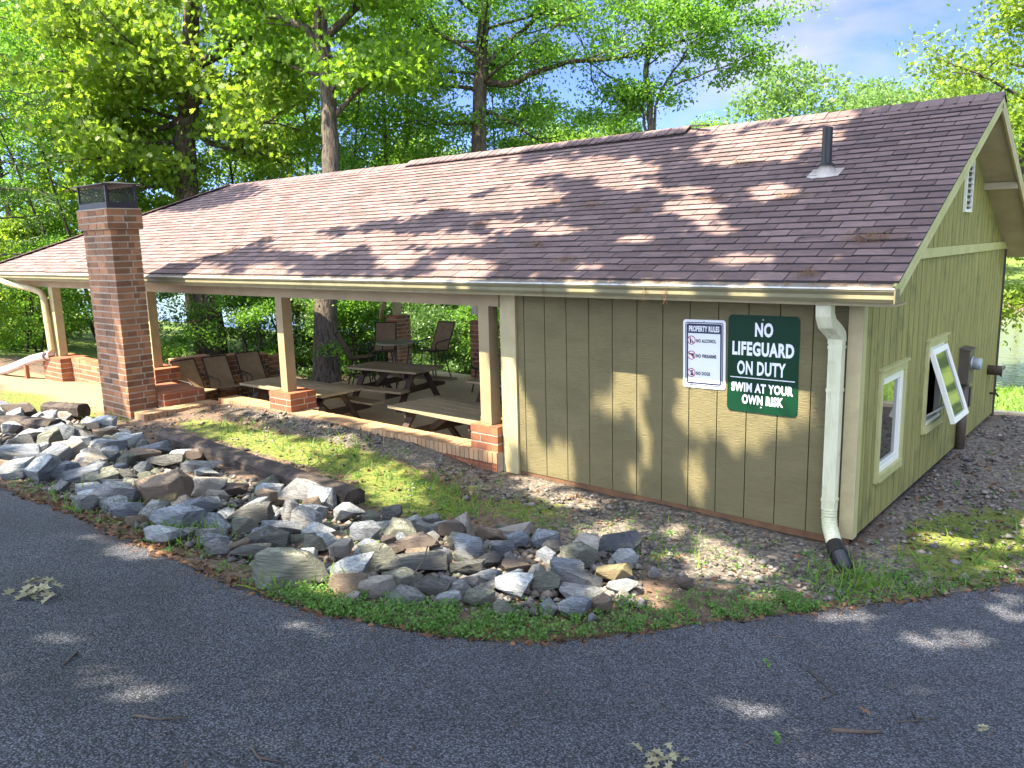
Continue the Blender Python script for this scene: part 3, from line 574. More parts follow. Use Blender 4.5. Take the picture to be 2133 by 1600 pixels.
# windows
def window(w, name, open_=False):
    y0, y1, z0, z1 = w; m_ = MB(); t = .075
    m_.box(.0068, .034, y0-t, y0, z0-t, z1+t); m_.box(.0068, .034, y1, y1+t, z0-t, z1+t); m_.box(.0068, .034, y0, y1, z1, z1+t); m_.box(.0068, .052, y0-.02, y1+.02, z0-t, z0)
    m_.box(.0068, .055, y0-t-.02, y1+t+.02, z1+t, z1+t+.022)
    fr = m_.build('window', M['trim_green'], pav)
    v = MB(); k = .04
    for a, b, c, d in ((y0, y0+k, z0, z1), (y1-k, y1, z0, z1), (y0+k, y1-k, z0, z0+k), (y0+k, y1-k, z1-k, z1)): v.box(-.045, .018, a, b, c, d)
    v.build('jamb', M['vinyl'], fr)
    if not open_:
        s_ = MB()
        for a, b, c, d in ((y0+k, y0+k+.035, z0+k, z1-k), (y1-k-.035, y1-k, z0+k, z1-k), (y0+k+.035, y1-k-.035, z0+k, z0+k+.035), (y0+k+.035, y1-k-.035, z1-k-.035, z1-k)): s_.box(-.03, .012, a, b, c, d)
        s_.build('sash', M['vinyl'], fr)
        g = MB(); g.box(-.02, -.014, y0+k+.03, y1-k-.03, z0+k+.03, z1-k-.03); g.build('pane', M['glass'], fr)
    else:
        hz = z1-.03; hx = .03; ang = math.radians(19); H = z1-z0-.05
        Mx = Matrix.Translation((hx, 0, hz)) @ Matrix.Rotation(-ang, 4, 'Y')
        s_ = MB(); f_ = .06
        for a, b, c, d in ((y0+.01, y0+.01+f_, -H, 0), (y1-.01-f_, y1-.01, -H, 0), (y0+.01+f_, y1-.01-f_, -H, -H+f_), (y0+.01+f_, y1-.01-f_, -f_, 0)): s_.box(-.02, .025, a, b, c, d, Mx)
        sh = s_.build('sash', M['vinyl'], fr)
        g = MB(); g.box(-.003, .006, y0+.07, y1-.07, -H+f_, -f_, Mx); g.build('pane', M['glass'], sh)
        for yy in (y0+.06, y1-.06): a_ = MB(); a_.bar((-.02, yy, z0+.08), tuple(Mx @ Vector((-.02, yy, -H*.75))), .012, .02); a_.build('stay_arm', M['steel'], fr)
        i_ = MB(); i_.box(-.35, -.3, y0-.1, y1+.1, z0-.1, z1+.1); i_.build('curtain', pm('grey_inner_curtain', (.28, .27, .22), .9, (.2, .2, .16), 5, (1, 8, 1)), fr)
    return fr
window(wins[0], 'a'); window(wins[1], 'b', True)
# beams and posts
mb = MB(); mb.box(XL+1.2, -4.101, -.055, .105, 2.02, 2.184); mb.build('front_beam', M['beam'], pav)
mb = MB(); mb.box(XL+1.2, -4.2, 6.36, 6.54, 2.02, 2.19); mb.build('back_beam', M['beam'], pav)
def brickbox(name, x0, x1, y0, y1, z0, z1, parent, mats, bl=.305, bh=.102, mo=.021, top=True, label=None, bw=.1, loc=None):
    nz = max(1, round((z1-z0)/bh)); h = (z1-z0)/nz; m_ = MB()
    m_.box(x0+.006, x1-.006, y0+.006, y1-.006, z0, z1-.008, mi=1)
    j = lambda: rnd.uniform(-.0012, .0012)
    for k in range(nz):
        a, b = z0+k*h+mo/2, z0+(k+1)*h-mo/2
        o = (k % 2)
        def run(p0, p1, horizontal, q, sgn):
            L_ = p1-p0; x = p0-(bl/2 if o else 0)
            while x < p1-.02:
                u0, u1 = (x+mo/2 if x > p0+.001 else p0+j()), (x+bl-mo/2 if x+bl < p1-.001 else p1+j())
                if u1-u0 > .02:
                    d0, d1 = (q+j(), q+bw) if sgn < 0 else (q-bw, q+j())
                    if horizontal: m_.box(u0, u1, d0, d1, a, b, jit=.0015)
                    else: m_.box(d0, d1, u0, u1, a, b, jit=.0015)
                x += bl
        e = .1 if not o else 0
        i_ = 0 if o else bw
        run(x0+i_, x1-i_, True, y0, -1); run(x0+i_, x1-i_, True, y1, 1)
        i_ = bw if o else 0
        run(y0+i_, y1-i_, False, x0, -1); run(y0+i_, y1-i_, False, x1, 1)
    if top:
        x = x0+.004
        while x < x1-.03: m_.box(x+.004, min(x+.098, x1-.004), y0+.004, y1-.004, z1-.02, z1+rnd.uniform(-.001, .002)); x += .102
    return m_.build(name, mats, parent, loc, label)
BB = [M['brick_bright'], M['mortar']]; BR = [M['brick'], M['mortar']]
for (cx, hw, z0, zt, nm) in ((-4.345, .085, .56, 2.02, 1), (-8.62, .085, .535, 2.02, 2), (-13.0, .085, .56, 2.02, 3), (-17.55, .12, .45, 2.02, 4)):
    mb = MB(); mb.box(cx-hw, cx+hw, -.06, .11, z0, zt); mb.box(cx-hw-.004, cx+hw+.004, -.064, .114, z0+.02, z0+.10) if nm != 2 else None
    mb.build('post', M['trim'] if nm > 2 else M['beam'], pav)
for (x0, x1, y0, y1, zt) in ((-4.56, -4.115, -.12, .36, .56), (-8.93, -8.35, -.15, .33, .535), (-13.3, -12.62, -.2, .3, .56), (-17.95, -16.95, -.25, .35, .45)):
    brickbox('pier', x0, x1, y0, y1, .245 if x0 > -12 else -.2, zt, pav, BB)
# brick ledge: rowlock bricks on edge
mb = MB(); x = -4.112
mb.box(-10.45, -4.11, -.125, .17, -.35, .232, mi=1)
while x > -10.45:
    mb.box(x-.068, x, -.15+rnd.uniform(-.003, .003), .185, .115, .247+rnd.uniform(-.003, .003), jit=.001); x -= .078
for k in range(60):                                 # course below, cored bricks laid on side
    x = -4.115-.098*k; mb.box(x-.09, x, -.143, -.05, .012, .107, jit=.001, mi=2)
led = mb.build('brick_ledge', [M['ledge_brick'], M['mortar'], M['brick_bright']], pav)
mb = MB()
for k in range(60):
    for (u, v) in ((.025, .035), (.065, .035), (.025, .082), (.065, .082)): mb.tube([(-4.115-.098*k-u, -.1437, .012+v), (-4.115-.098*k-u, -.140, .012+v)], .011, 7)
mb.build('core_holes', M['groove'], led)
mb = MB(); y = .0; mb.box(-10.74, -10.47, -1.45, -.16, -.25, .185, mi=1)
y = -.16
while y > -1.46: mb.box(-10.77, -10.44, y-.068, y, .09, .20+rnd.uniform(-.003, .003), jit=.001); y -= .078
mb.build('return_ledge', [M['ledge_brick'], M['mortar']], pav)
# floor
mb = MB(); mb.box(-12.9, -4.165, .18, 6.62, -.55, -.35); mb.build('floor_slab', M['concrete'], pav)
# low wall of the left bay
brickbox('bay_wall', -16.93, -13.32, -.02, .2, -.2, .46, pav, BR)
# back columns
for x0, x1, zt in ((-13.62, -13.17, 1.0), (-10.68, -10.22, .98)):
    cl = brickbox('brick_column', x0, x1, 6.40, 6.82, -.7, zt, pav, BR)
    mb = MB(); mb.box(x0+.15, x0+.31, 6.5, 6.66, zt, 2.02); mb.build('post', M['trim'], cl)
mb = MB(); mb.tube([(-13.53, 6.40, 2.0), (-13.55, 6.33, 1.5), (-13.58, 6.32, 1.3), (-13.72, 6.34, 1.12), (-13.78, 6.36, .9)], .05, 8); mb.build('rear_downspout', M['trim'], pav)
mb = MB(); mb.box(-10.56, -10.44, 6.36, 6.44, 1.14, 1.32); mb.box(-10.58, -10.42, 6.34, 6.45, 1.32, 1.345); mb.build('wall_light', M['vinyl'], pav)
# right downspout
def rib_tube(path, w, d, name, mat, parent, ribs=5):
    m_ = MB(); P = [Vector(p) for p in path]; prof = []
    for k in range(4*ribs*2):
        t = k/(4*ribs*2)*4; side = int(t); f = t-side
        c_ = [(-1, -1), (1, -1), (1, 1), (-1, 1)]; a, b = c_[side], c_[(side+1) % 4]
        px_, py_ = a[0]+(b[0]-a[0])*f, a[1]+(b[1]-a[1])*f
        s_ = 1-(.06 if k % 2 else 0); prof.append((px_*w/2*s_, py_*d/2*s_))
    n_ = len(prof); V = []; F = []
    for i, p in enumerate(P):
        t = (P[min(i+1, len(P)-1)]-P[max(i-1, 0)]).normalized(); r = Vector((1, 0, 0)); r = (r-t*r.dot(t)).normalized(); q = t.cross(r)
        for a, b in prof: V.append(p+r*a+q*b)
    for i in range(len(P)-1):
        for k in range(n_): F.append((i*n_+k, i*n_+(k+1) % n_, (i+1)*n_+(k+1) % n_, (i+1)*n_+k))
    F.append(tuple(range(n_))); F.append(tuple(range((len(P)-1)*n_, len(P)*n_)))
    m_.add(V, F); return m_.build(name, mat, parent)
dx = -.165
dsp = rib_tube([(dx, -.09, 1.86), (dx, -.09, .33)], .115, .095, 'downspout', M['spout'], pav)
def elbow(pts, name):
    P = []; m_ = [];
    for i in range(len(pts)-1):
        a, b = Vector(pts[i]), Vector(pts[i+1])
        for k in range(6):
            P.append(a.lerp(b, k/6))
    P.append(Vector(pts[-1]))
    return rib_tube(P, .125, .105, name, M['spout'], dsp)
elbow([(dx-.035, -.32, 2.225), (dx-.035, -.315, 2.10), (dx-.03, -.27, 2.02), (dx-.01, -.16, 1.95), (dx, -.10, 1.90), (dx, -.088, 1.84)], 'elbow')
def ribbed(pts, r, name, mat, parent, n=14, amp=.12):
    P = []; R_ = []
    for i in range(len(pts)-1):
        a, b = Vector(pts[i]), Vector(pts[i+1]); m_ = max(2, int((b-a).length/.012))
        for k in range(m_): P.append(a.lerp(b, k/m_)); R_.append(r*(1+amp*(1 if (len(R_) % 2) else -1)*.5))
    P.append(Vector(pts[-1])); R_.append(r)
    m_ = MB(); m_.tube(P, R_, n, True, False); return m_.build(name, mat, parent)
ribbed([(dx, -.09, .335), (dx+.005, -.10, .25), (dx+.03, -.14, .17), (dx+.085, -.215, .10), (dx+.13, -.285, .065)], .066, 'shoe_elbow', M['spout'], dsp, 16, .08)
ribbed([(dx+.12, -.27, .07), (dx+.20, -.39, .03)], .078, 'hose_coupling', M['black_plastic'], dsp, 16, 0.0)
ribbed([(dx+.195, -.38, .032), (dx+.30, -.55, -.01), (dx+.36, -.64, -.06)], .068, 'corrugated_hose', M['black_plastic'], dsp, 16, .22)
for z in (1.42, .42, 1.80):
    mb = MB(); mb.box(dx-.063, dx+.063, -.141, -.036, z-.014, z+.014); mb.build('strap', M['spout'], dsp)
# left downspout
mb = MB(); mb.tube([(-19.2, -.47, 2.18), (-18.9, -.46, 2.12), (-17.95, -.25, 1.98), (-17.75, -.17, 1.9), (-17.70, -.15, 1.75), (-17.62, -.15, .62), (-17.6, -.16, .55)], .075, 10)
mb.build('left_downspout', M['trim'], pav)

# ------------------------------------------------------------------ chimney
ch = thing('chimney', 'tall square brick chimney with a black mesh cap standing just outside the gutter', 'chimney', (0, 0, 0))
brickbox('stack', -12.06, -11.04, -1.42, -.96, -.35, 3.13, ch, BR)
brickbox('corbel', -12.11, -10.99, -1.47, -.91, 3.13, 3.44, ch, BR)
mb = MB(); mb.box(-12.11, -10.99, -1.47, -.91, 3.44, 3.455); mb.build('crown', M['mortar'], ch)
cp = MB(); cx0, cx1, cy0, cy1 = -12.07, -11.03, -1.44, -.94
cp.box(cx0, cx1, cy0, cy0+.012, 3.455, 3.55); cp.box(cx0, cx1, cy1-.012, cy1, 3.455, 3.55); cp.box(cx0, cx0+.012, cy0+.0125, cy1-.0125, 3.455, 3.55); cp.box(cx1-.012, cx1, cy0+.0125, cy1-.0125, 3.455, 3.55)
for a, b in ((cx0, cy0), (cx1-.035, cy0), (cx0, cy1-.035), (cx1-.035, cy1-.035)): cp.box(a, a+.035, b, b+.035, 3.5505, 3.82)
cap = cp.build('chimney_cap', M['black_metal'], ch)
lid = MB(); lx0, lx1, ly0, ly1 = cx0-.07, cx1+.07, cy0-.07, cy1+.07
lid.add([(lx0, ly0, 3.82), (lx1, ly0, 3.82), (lx1, ly1, 3.82), (lx0, ly1, 3.82), (lx0, ly0, 3.835), (lx1, ly0, 3.835), (lx1, ly1, 3.835), (lx0, ly1, 3.835), (-11.8, -1.19, 3.89), (-11.3, -1.19, 3.89)], [(0, 3, 2, 1), (0, 1, 5, 4), (1, 2, 6, 5), (2, 3, 7, 6), (3, 0, 4, 7), (4, 5, 9, 8), (5, 6, 9), (6, 7, 8, 9), (7, 4, 8)])
lid.build('cap_lid', M['black_metal'], cap)
sm = MB()
def mesh_panel(f, L_, H_, st=.052):
    k = -H_
    while k < L_:
        for sgn in (1, -1):
            a0, a1 = max(k, 0), min(k+H_, L_)
            if a1-a0 > .005:
                p0, p1 = (a0, a0-k), (a1, a1-k)
                if sgn < 0: p0, p1 = (L_-p0[0], p0[1]), (L_-p1[0], p1[1])
                sm.bar(f(*p0), f(*p1), .0045, .0045)
        k += st
mesh_panel(lambda u, v: (cx0+.03+u, cy0+.014, 3.55+v), cx1-cx0-.06, .27); mesh_panel(lambda u, v: (cx1-.014, cy0+.03+u, 3.55+v), cy1-cy0-.06, .27)
mesh_panel(lambda u, v: (cx0+.03+u, cy1-.014, 3.55+v), cx1-cx0-.06, .27); mesh_panel(lambda u, v: (cx0+.014, cy0+.03+u, 3.55+v), cy1-cy0-.06, .27)
sm.build('mesh_screen', M['black_metal'], cap)
h = brickbox('hearth', -12.0, -10.80, -.95, -.22, -.35, .40, None, BB); tag(h, 'low brick hearth with sunlit top built behind the chimney', 'hearth')
# stepped wall
m_ = thing('brick_wall', 'low red brick wall stepping down behind the row of sling chairs', 'wall')
for a, b, zt in ((.32, 1.08, .65), (1.085, 1.75, .59), (1.755, 2.42, .52), (2.425, 2.82, .45)):
    brickbox('wall_section', -13.1, -12.9, a, b, -.75, zt, m_, BR)
mb = MB()
for a, b, zt in ((.32, 1.075, .65), (1.085, 1.745, .59), (1.755, 2.415, .52), (2.425, 2.81, .45)): mb.box(-13.12, -12.88, a, b, zt+.002, zt+.03)
mb.build('coping', M['ledge_brick'], m_)

# ------------------------------------------------------------------ picnic tables
def picnic(L_, W_, label, loc, rz, H=.75):
    t = thing('picnic_table', label, 'picnic table', loc, math.radians(rz), 'picnic tables under the roof')
    n = 5; pw = W_/n; mb = MB()
    for k in range(n): mb.box(-L_/2+rnd.uniform(-.008, .008), L_/2+rnd.uniform(-.008, .008), -W_/2+k*pw+.004, -W_/2+(k+1)*pw-.004, H-.04+rnd.uniform(-.002, .002), H)
    mb.build('tabletop', M['plank'], t)
    for s in (-1, 1):
        mb = MB(); yc = s*(W_/2+.32)
        for k in (0, 1): mb.box(-L_/2, L_/2, yc-.135+k*.138, yc-.005+k*.138, .41, .45)
        mb.build('bench_seat', M['plank'], t)
    for s in (-1, 1):
        x = s*(L_/2-.28)
        for q in (-1, 1):
            mb = MB(); mb.bar((x, q*.18, H-.05), (x, q*(W_/2+.20), 0), .04, .135, (1, 0, 0)); 
            mb.build('leg', M['dark_wood'], t)
        mb = MB(); mb.box(x-.075*s-.02, x-.075*s+.02, -(W_/2+.47), W_/2+.47, .29, .408); mb.build('seat_support', M['dark_wood'], t)
        mb = MB(); mb.box(x-.075*s-.02, x-.075*s+.02, -W_/2+.05, W_/2-.05, H-.15, H-.043); mb.build('top_support', M['dark_wood'], t)
        mb = MB(); mb.bar((x-.1*s, 0, .35), (s*.10, 0, H-.06), .04, .085); mb.build('brace', M['dark_wood'], t)
    return t
FZ = -.35
picnic(2.35, .86, 'picnic table behind the middle post, half hidden by its brick pier', (-9.6, .88, FZ), 1)
picnic(1.78, .86, 'picnic table standing clear in the middle of the floor, both benches showing', (-9.78, 3.24, FZ), 8)
picnic(2.1, 1.0, 'picnic table closest to the closed room, its top seen low behind the brick ledge', (-5.85, 1.0, FZ), -4)
picnic(1.95, .80, 'far picnic table of which one end shows beside the post next to the closed room', (-6.45, 3.2, FZ), 0)

# ------------------------------------------------------------------ sling chairs
def sling_mesh(p0, p1, w, sag):
    p0, p1 = Vector(p0), Vector(p1); V = []; F = []; nu, nv = 6, 6
    n = (p1-p0).cross(Vector((0, 1, 0))).normalized()
    for th in (0, .006):
        for i in range(nv+1):
            for j in range(nu+1):
                u = j/nu*2-1; t = i/nv; V.append(p0.lerp(p1, t)+Vector((0, u*w/2, 0))+n*(sag*(1-u*u)*math.sin(PI*t)+th))
    m = (nu+1)*(nv+1)
    for b in (0, m):
        for i in range(nv):
            for j in range(nu):
                a = b+i*(nu+1)+j; F.append((a, a+1, a+nu+2, a+nu+1))
    return V, F
def sling_chair(label, loc, rz, seat=.42, back=1.0, group=None, high=False):
    t = thing('bar_chair' if high else 'sling_chair', label, 'chair', loc, math.radians(rz), group)
    w = .50; b0 = (-.20, 0, seat); b1 = (-.20-.30*(back-seat)/.6, 0, back); s1 = (.27, 0, seat+.03)
    m = MB(); V, F = sling_mesh(b0, b1, w, .02); m.add(V, F, True); m.build('backrest', M['sling'], t)
    m = MB(); V, F = sling_mesh(b0, s1, w, .02); m.add(V, F, True); m.build('seat', M['sling'], t)
    m = MB()
    for s in (-1, 1):
        y = s*w/2; m.tube([(s1[0]+.02, y, s1[2]-.01), (b0[0], y, b0[2]-.01), (b0[0]-.03, y, b0[2]+.03), (b1[0], y, b1[2])], .014, 7)
    m.tube([(b1[0], -w/2, b1[2]), (b1[0], w/2, b1[2])], .014, 7); m.tube([(s1[0]+.02, -w/2, s1[2]-.01), (s1[0]+.02, w/2, s1[2]-.01)], .014, 7)
    m.build('frame', M['bronze'], t)
    for s in (-1, 1):
        y = s*(w/2+.035); m = MB(); ah = seat+.22
        m.tube([(b0[0]-.10, y, seat+.25), (-.10, y, ah+.02), (.18, y, ah), (.26, y, ah-.05), (.24, y, ah-.16), (.16, y*.95, seat-.02)], .014, 7); m.build('armrest', M['bronze'], t)
    lo = 0.0
    for sx in (-1, 1):
        for s in (-1, 1):
            m = MB(); top = (.02+sx*.15, s*(w/2-.06), seat-.02) if high else (.02+sx*.18, s*(w/2+.02), seat)
            m.tube([top, (top[0]+sx*.05, top[1]+s*.04, seat*.5), (.0+sx*.27, s*(w/2+.03), lo)], .015, 7); m.build('leg', M['bronze'], t)
    if high:
        m = MB(); pts = [(.24*math.cos(a), .24*math.sin(a), .26) for a in np.linspace(0, 2*PI, 19)]; m.tube(pts, .011, 6, False); m.build('foot_ring', M['bronze'], t)
    return t
G1 = 'sling chairs along the low brick wall'
sling_chair('tan sling chair against the brick wall, next to the hearth', (-12.35, .50, FZ), 4, group=G1)
sling_chair('tan sling chair against the brick wall, middle one of the row of three', (-12.3, 1.08, FZ), -4, group=G1)
sling_chair('tan sling chair against the brick wall, nearest to the middle post', (-12.3, 1.80, FZ), -6, group=G1)
G2 = 'high chairs around the tall round table'
bt = thing('bar_table', 'tall round pale-topped table in front of the brick column', 'table', (-11.15, 4.5, FZ))
mb = MB(); mb.tube([(0, 0, .985), (0, 0, .99), (0, 0, 1.015), (0, 0, 1.02)], [.41, .43, .43, .41], 32, True, False); mb.build('tabletop', M['table_glass'], bt)
for k in range(4):
    a = PI/4+k*PI/2; mb = MB(); mb.tube([(.30*math.cos(a), .30*math.sin(a), .985), (.24*math.cos(a), .24*math.sin(a), .5), (.31*math.cos(a), .31*math.sin(a), 0)], .016, 7); mb.build('leg', M['bronze'], bt)
mb = MB(); mb.tube([(.25*math.cos(a), .25*math.sin(a), .5) for a in np.linspace(0, 2*PI, 21)], .010, 6, False); mb.build('ring', M['bronze'], bt)
sling_chair('high sling chair left of the tall table, seen side-on near the tree trunk', (-11.95, 4.15, FZ), 40, .66, 1.22, G2, True)
sling_chair('high sling chair behind the tall table, its back against the brick column', (-12.35, 5.2, FZ), -48, .66, 1.28, G2, True)
sling_chair('high sling chair right of the tall table, facing left', (-11.35, 5.85, FZ), -85, .66, 1.28, G2, True)
sling_chair('dark sling chair seen edge-on beside the far brick column next to the post', (-9.15, 5.3, FZ), 200, .5, 1.12, None, True)

# ------------------------------------------------------------------ signs
def rr(w, h, r, n=5):
    P = []
    for cx, cy, a0 in ((w/2-r, h/2-r, 0), (-w/2+r, h/2-r, PI/2), (-w/2+r, -h/2+r, PI), (w/2-r, -h/2+r, 1.5*PI)):
        for k in range(n+1): a = a0+PI/2*k/n; P.append((cx+r*math.cos(a), cy+r*math.sin(a)))
    return P
def text(s_, cx, cy, h, w, mat, parent, z=.004, bold=.0, name='lettering'):
    c = bpy.data.curves.new(name, 'FONT'); c.body = s_; c.align_x = 'CENTER'; c.align_y = 'CENTER'; c.size = 1; c.extrude = .0; c.offset = bold; c.resolution_u = 3; c.space_character = 1+bold*2.2
    o = bpy.data.objects.new('tmp', c); COL.objects.link(o); bpy.context.view_layer.update()
    me = bpy.data.meshes.new_from_object(o.evaluated_get(bpy.context.evaluated_depsgraph_get())); bpy.data.objects.remove(o); bpy.data.curves.remove(c)
    n = len(me.vertices); V = np.empty(n*3, np.float32); me.vertices.foreach_get('co', V); V = V.reshape(-1, 3)
    lo, hi = V.min(0), V.max(0); V[:, 0] = (V[:, 0]-(lo[0]+hi[0])/2)/(hi[0]-lo[0])*w+cx; V[:, 1] = (V[:, 1]-(lo[1]+hi[1])/2)/(hi[1]-lo[1])*h+cy; V[:, 2] = z
    me.vertices.foreach_set('co', V.ravel()); me.update(); me.materials.clear(); me.name = name
    return link(name, me, mat, parent)
def plate(name, w, h, r, th, mat, parent, z=0, poly=None):
    m = MB(); m.prism(poly or rr(w, h, r), Matrix.Translation((0, 0, z)), th); return m.build(name, mat, parent)
def sign(name, label, cat, x, z, rot):
    t = thing(name, label, cat, (x, -.011, z)); t.rotation_euler = (PI/2, rot, 0); return t
s1 = sign('lifeguard_sign', 'dark green sign reading no lifeguard on duty, swim at your own risk', 'sign', -.8655, 1.575, math.radians(-.2))
W1, H1 = .690, .930
plate('face', W1, H1, .045, .003, M['sign_green'], s1)
y0 = H1/2
text('NO', .01, y0-.135, .135, .175, M['sign_white'], s1, bold=.045); text('LIFEGUARD', .0, y0-.318, .135, .60, M['sign_white'], s1, bold=.045); text('ON DUTY', -.01, y0-.502, .135, .475, M['sign_white'], s1, bold=.035)
m = MB(); m.box(-.315, .315, y0-.602, y0-.594, .0032, .0042); m.build('divider', M['sign_white'], s1)
text('SWIM AT YOUR', 0, y0-.690, .092, .605, M['sign_white'], s1, bold=.045); text('OWN RISK', .01, y0-.805, .092, .405, M['sign_white'], s1, bold=.045)
for yy in (y0-.04, -y0+.055): m = MB(); m.tube([(0, yy, .003), (0, yy, .0065)], .009, 10); m.build('screw', M['steel'], s1)
s2 = sign('rules_sign', 'white property rules sign with navy border and three red prohibition symbols', 'sign', -1.462, 1.635, math.radians(-.8))
W2, H2 = .455, .680
plate('face', W2, H2, .03, .003, M['sign_white'], s2)
def ringplate(w, h, r, t, z, mat, nm):
    A = rr(w, h, r); B_ = rr(w-2*t, h-2*t, max(r-t, .004)); n = len(A); m = MB()
    m.add([(a, b, z) for a, b in A]+[(a, b, z) for a, b in B_], [(i, (i+1) % n, n+(i+1) % n, n+i) for i in range(n)]); return m.build(nm, mat, s2)
ringplate(W2-.05, H2-.05, .022, .009, .0042, M['sign_navy'], 'border'); ringplate(W2-.078, H2-.078, .018, .017, .0044, M['sign_navy'], 'border')
m = MB(); m.box(-W2/2+.05, W2/2-.05, H2/2-.135, H2/2-.048, .0032, .0046); m.build('header_band', M['sign_navy'], s2)
text('PROPERTY RULES', 0, H2/2-.09, .058, .325, M['sign_white'], s2, z=.0052, bold=.045)
def symbol(cx, cy, kind):
    n = 28; r0, r1 = .045, .037; m = MB()
    m.add([(cx+r0*math.cos(2*PI*k/n), cy+r0*math.sin(2*PI*k/n), .0052) for k in range(n)]+[(cx+r1*math.cos(2*PI*k/n), cy+r1*math.sin(2*PI*k/n), .0052) for k in range(n)], [(i, (i+1) % n, n+(i+1) % n, n+i) for i in range(n)])
    m.bar((cx-.029, cy+.027, .0056), (cx+.029, cy-.027, .0056), .006, .0004); m.build('prohibition_ring', M['sign_red'], s2)
    m = MB(); z = .0047
    sh = {'bottle': [[(-.016, -.03), (-.002, -.03), (-.002, .005), (-.006, .014), (-.006, .03), (-.012, .03), (-.012, .014), (-.016, .005)], [(.004, -.012), (.022, -.012), (.018, -.03), (.010, -.03)]],
          'gun': [[(-.028, .004), (.026, .004), (.026, .018), (-.028, .018)], [(.006, .004), (.024, .004), (.028, -.026), (.014, -.026)]],
          'dog': [[(-.012, -.028), (.022, -.028), (.020, -.012), (.012, .006), (.004, .012), (-.004, -.004)], [(.0, .010), (.014, .010), (.016, .028), (.004, .026), (-.012, .018), (-.012, .012)]]}[kind]
    for p in sh: m.add([(cx+a, cy+b, z) for a, b in p], [tuple(range(len(p)))])
    m.build('symbol', M['sign_black'], s2)
for yy, kd, tx, wd in ((H2/2-.205, 'bottle', 'NO ALCOHOL', .212), (H2/2-.355, 'gun', 'NO FIREARMS', .215), (H2/2-.53, 'dog', 'NO DOGS', .15)):
    symbol(-.135, yy, kd); text(tx, -.135+.052+wd/2, yy-.004, .036, wd, M['sign_black'], s2, z=.0047, bold=.05)
for yy in (H2/2-.022, -H2/2+.03): m = MB(); m.tube([(0, yy, .003), (0, yy, .0065)], .008, 10); m.build('screw', M['steel'], s2)

# ------------------------------------------------------------------ things on the gable
em = thing('electric_meter', 'brown electric meter box with round grey dial and conduit on the gable wall', 'electric meter')
mb = MB(); mb.box(.0075, .125, 3.93, 4.24, .88, 1.30); mb.add([(.007, 3.92, 1.3005), (.135, 3.92, 1.3005), (.135, 4.25, 1.3005), (.007, 4.25, 1.3005), (.007, 3.92, 1.335), (.135, 3.92, 1.315), (.135, 4.25, 1.315), (.007, 4.25, 1.335)], [(0, 3, 2, 1), (4, 5, 6, 7), (0, 1, 5, 4), (1, 2, 6, 5), (2, 3, 7, 6), (3, 0, 4, 7)])
mb.build('meter_box', M['meter'], em)
mb = MB(); mb.tube([(.125, 4.085, 1.13), (.14, 4.085, 1.13)], .088, 22); mb.build('collar', M['steel'], em)
mb = MB(); mb.tube([(.141, 4.085, 1.13), (.22, 4.085, 1.13), (.235, 4.085, 1.13)], [.075, .075, .068], 22); mb.build('dial', M['meter_glass'], em)
mb = MB(); mb.tube([(.066, 4.05, .88), (.066, 4.05, -.1)], .055, 16); mb.build('conduit', M['meter'], em)
hd = thing('vent_hood', 'grey tubular vent hood sticking out near the far end of the gable wall', 'vent')
mb = MB(); mb.tube([(.007, 5.9, .79), (.16, 5.9, .79), (.20, 5.9, .78)], [.07, .07, .085], 16); mb.build('hood_body', M['meter'], hd)
mb = MB(); mb.box(.2, .207, 5.8, 6.0, .70, .87); mb.build('flap', M['steel'], hd)
sp = thing('hose_tap', 'small brass-dark garden tap low on the far end of the gable wall', 'tap')
mb = MB(); mb.tube([(.006, 6.2, .40), (.09, 6.2, .40), (.12, 6.2, .36)], .016, 8); mb.build('spigot', M['bronze'], sp); mb = MB(); mb.tube([(.08, 6.2, .40), (.08, 6.2, .45)], [.008, .008], 6); mb.tube([(.05, 6.2, .455), (.11, 6.2, .455)], .01, 6); mb.build('handle', M['bronze'], sp)
ob = thing('outlet_box', 'small dark outlet box on the gable wall just past the meter conduit', 'outlet')
mb = MB(); mb.box(.007, .045, 4.55, 4.66, .48, .74); mb.build('box', M['bronze'], ob); mb = MB(); mb.box(.0455, .052, 4.56, 4.65, .49, .73); mb.build('cover', M['meter'], ob)

# drain pipe at the left
dp = thing('drain_pipe', 'thick greyish corrugated drain pipe running down left from the downspout', 'drain pipe')
ribbed([(-17.55, -.20, .50), (-18.2, -.38, .37), (-19.1, -.58, .10), (-20.2, -.85, -.15), (-21.4, -1.1, -.5)], .10, 'corrugated_pipe', M['grey_pipe'], dp, 14, .05)
mb = MB(); mb.box(-18.44, -18.36, -.50, -.42, -.1, .27); mb.build('stake', M['brick_bright'], dp)
mb = MB(); mb.tube([(-17.58, -.2, .54), (-17.72, -.24, .46)], .112, 14); mb.build('coupling', M['bronze'], dp)

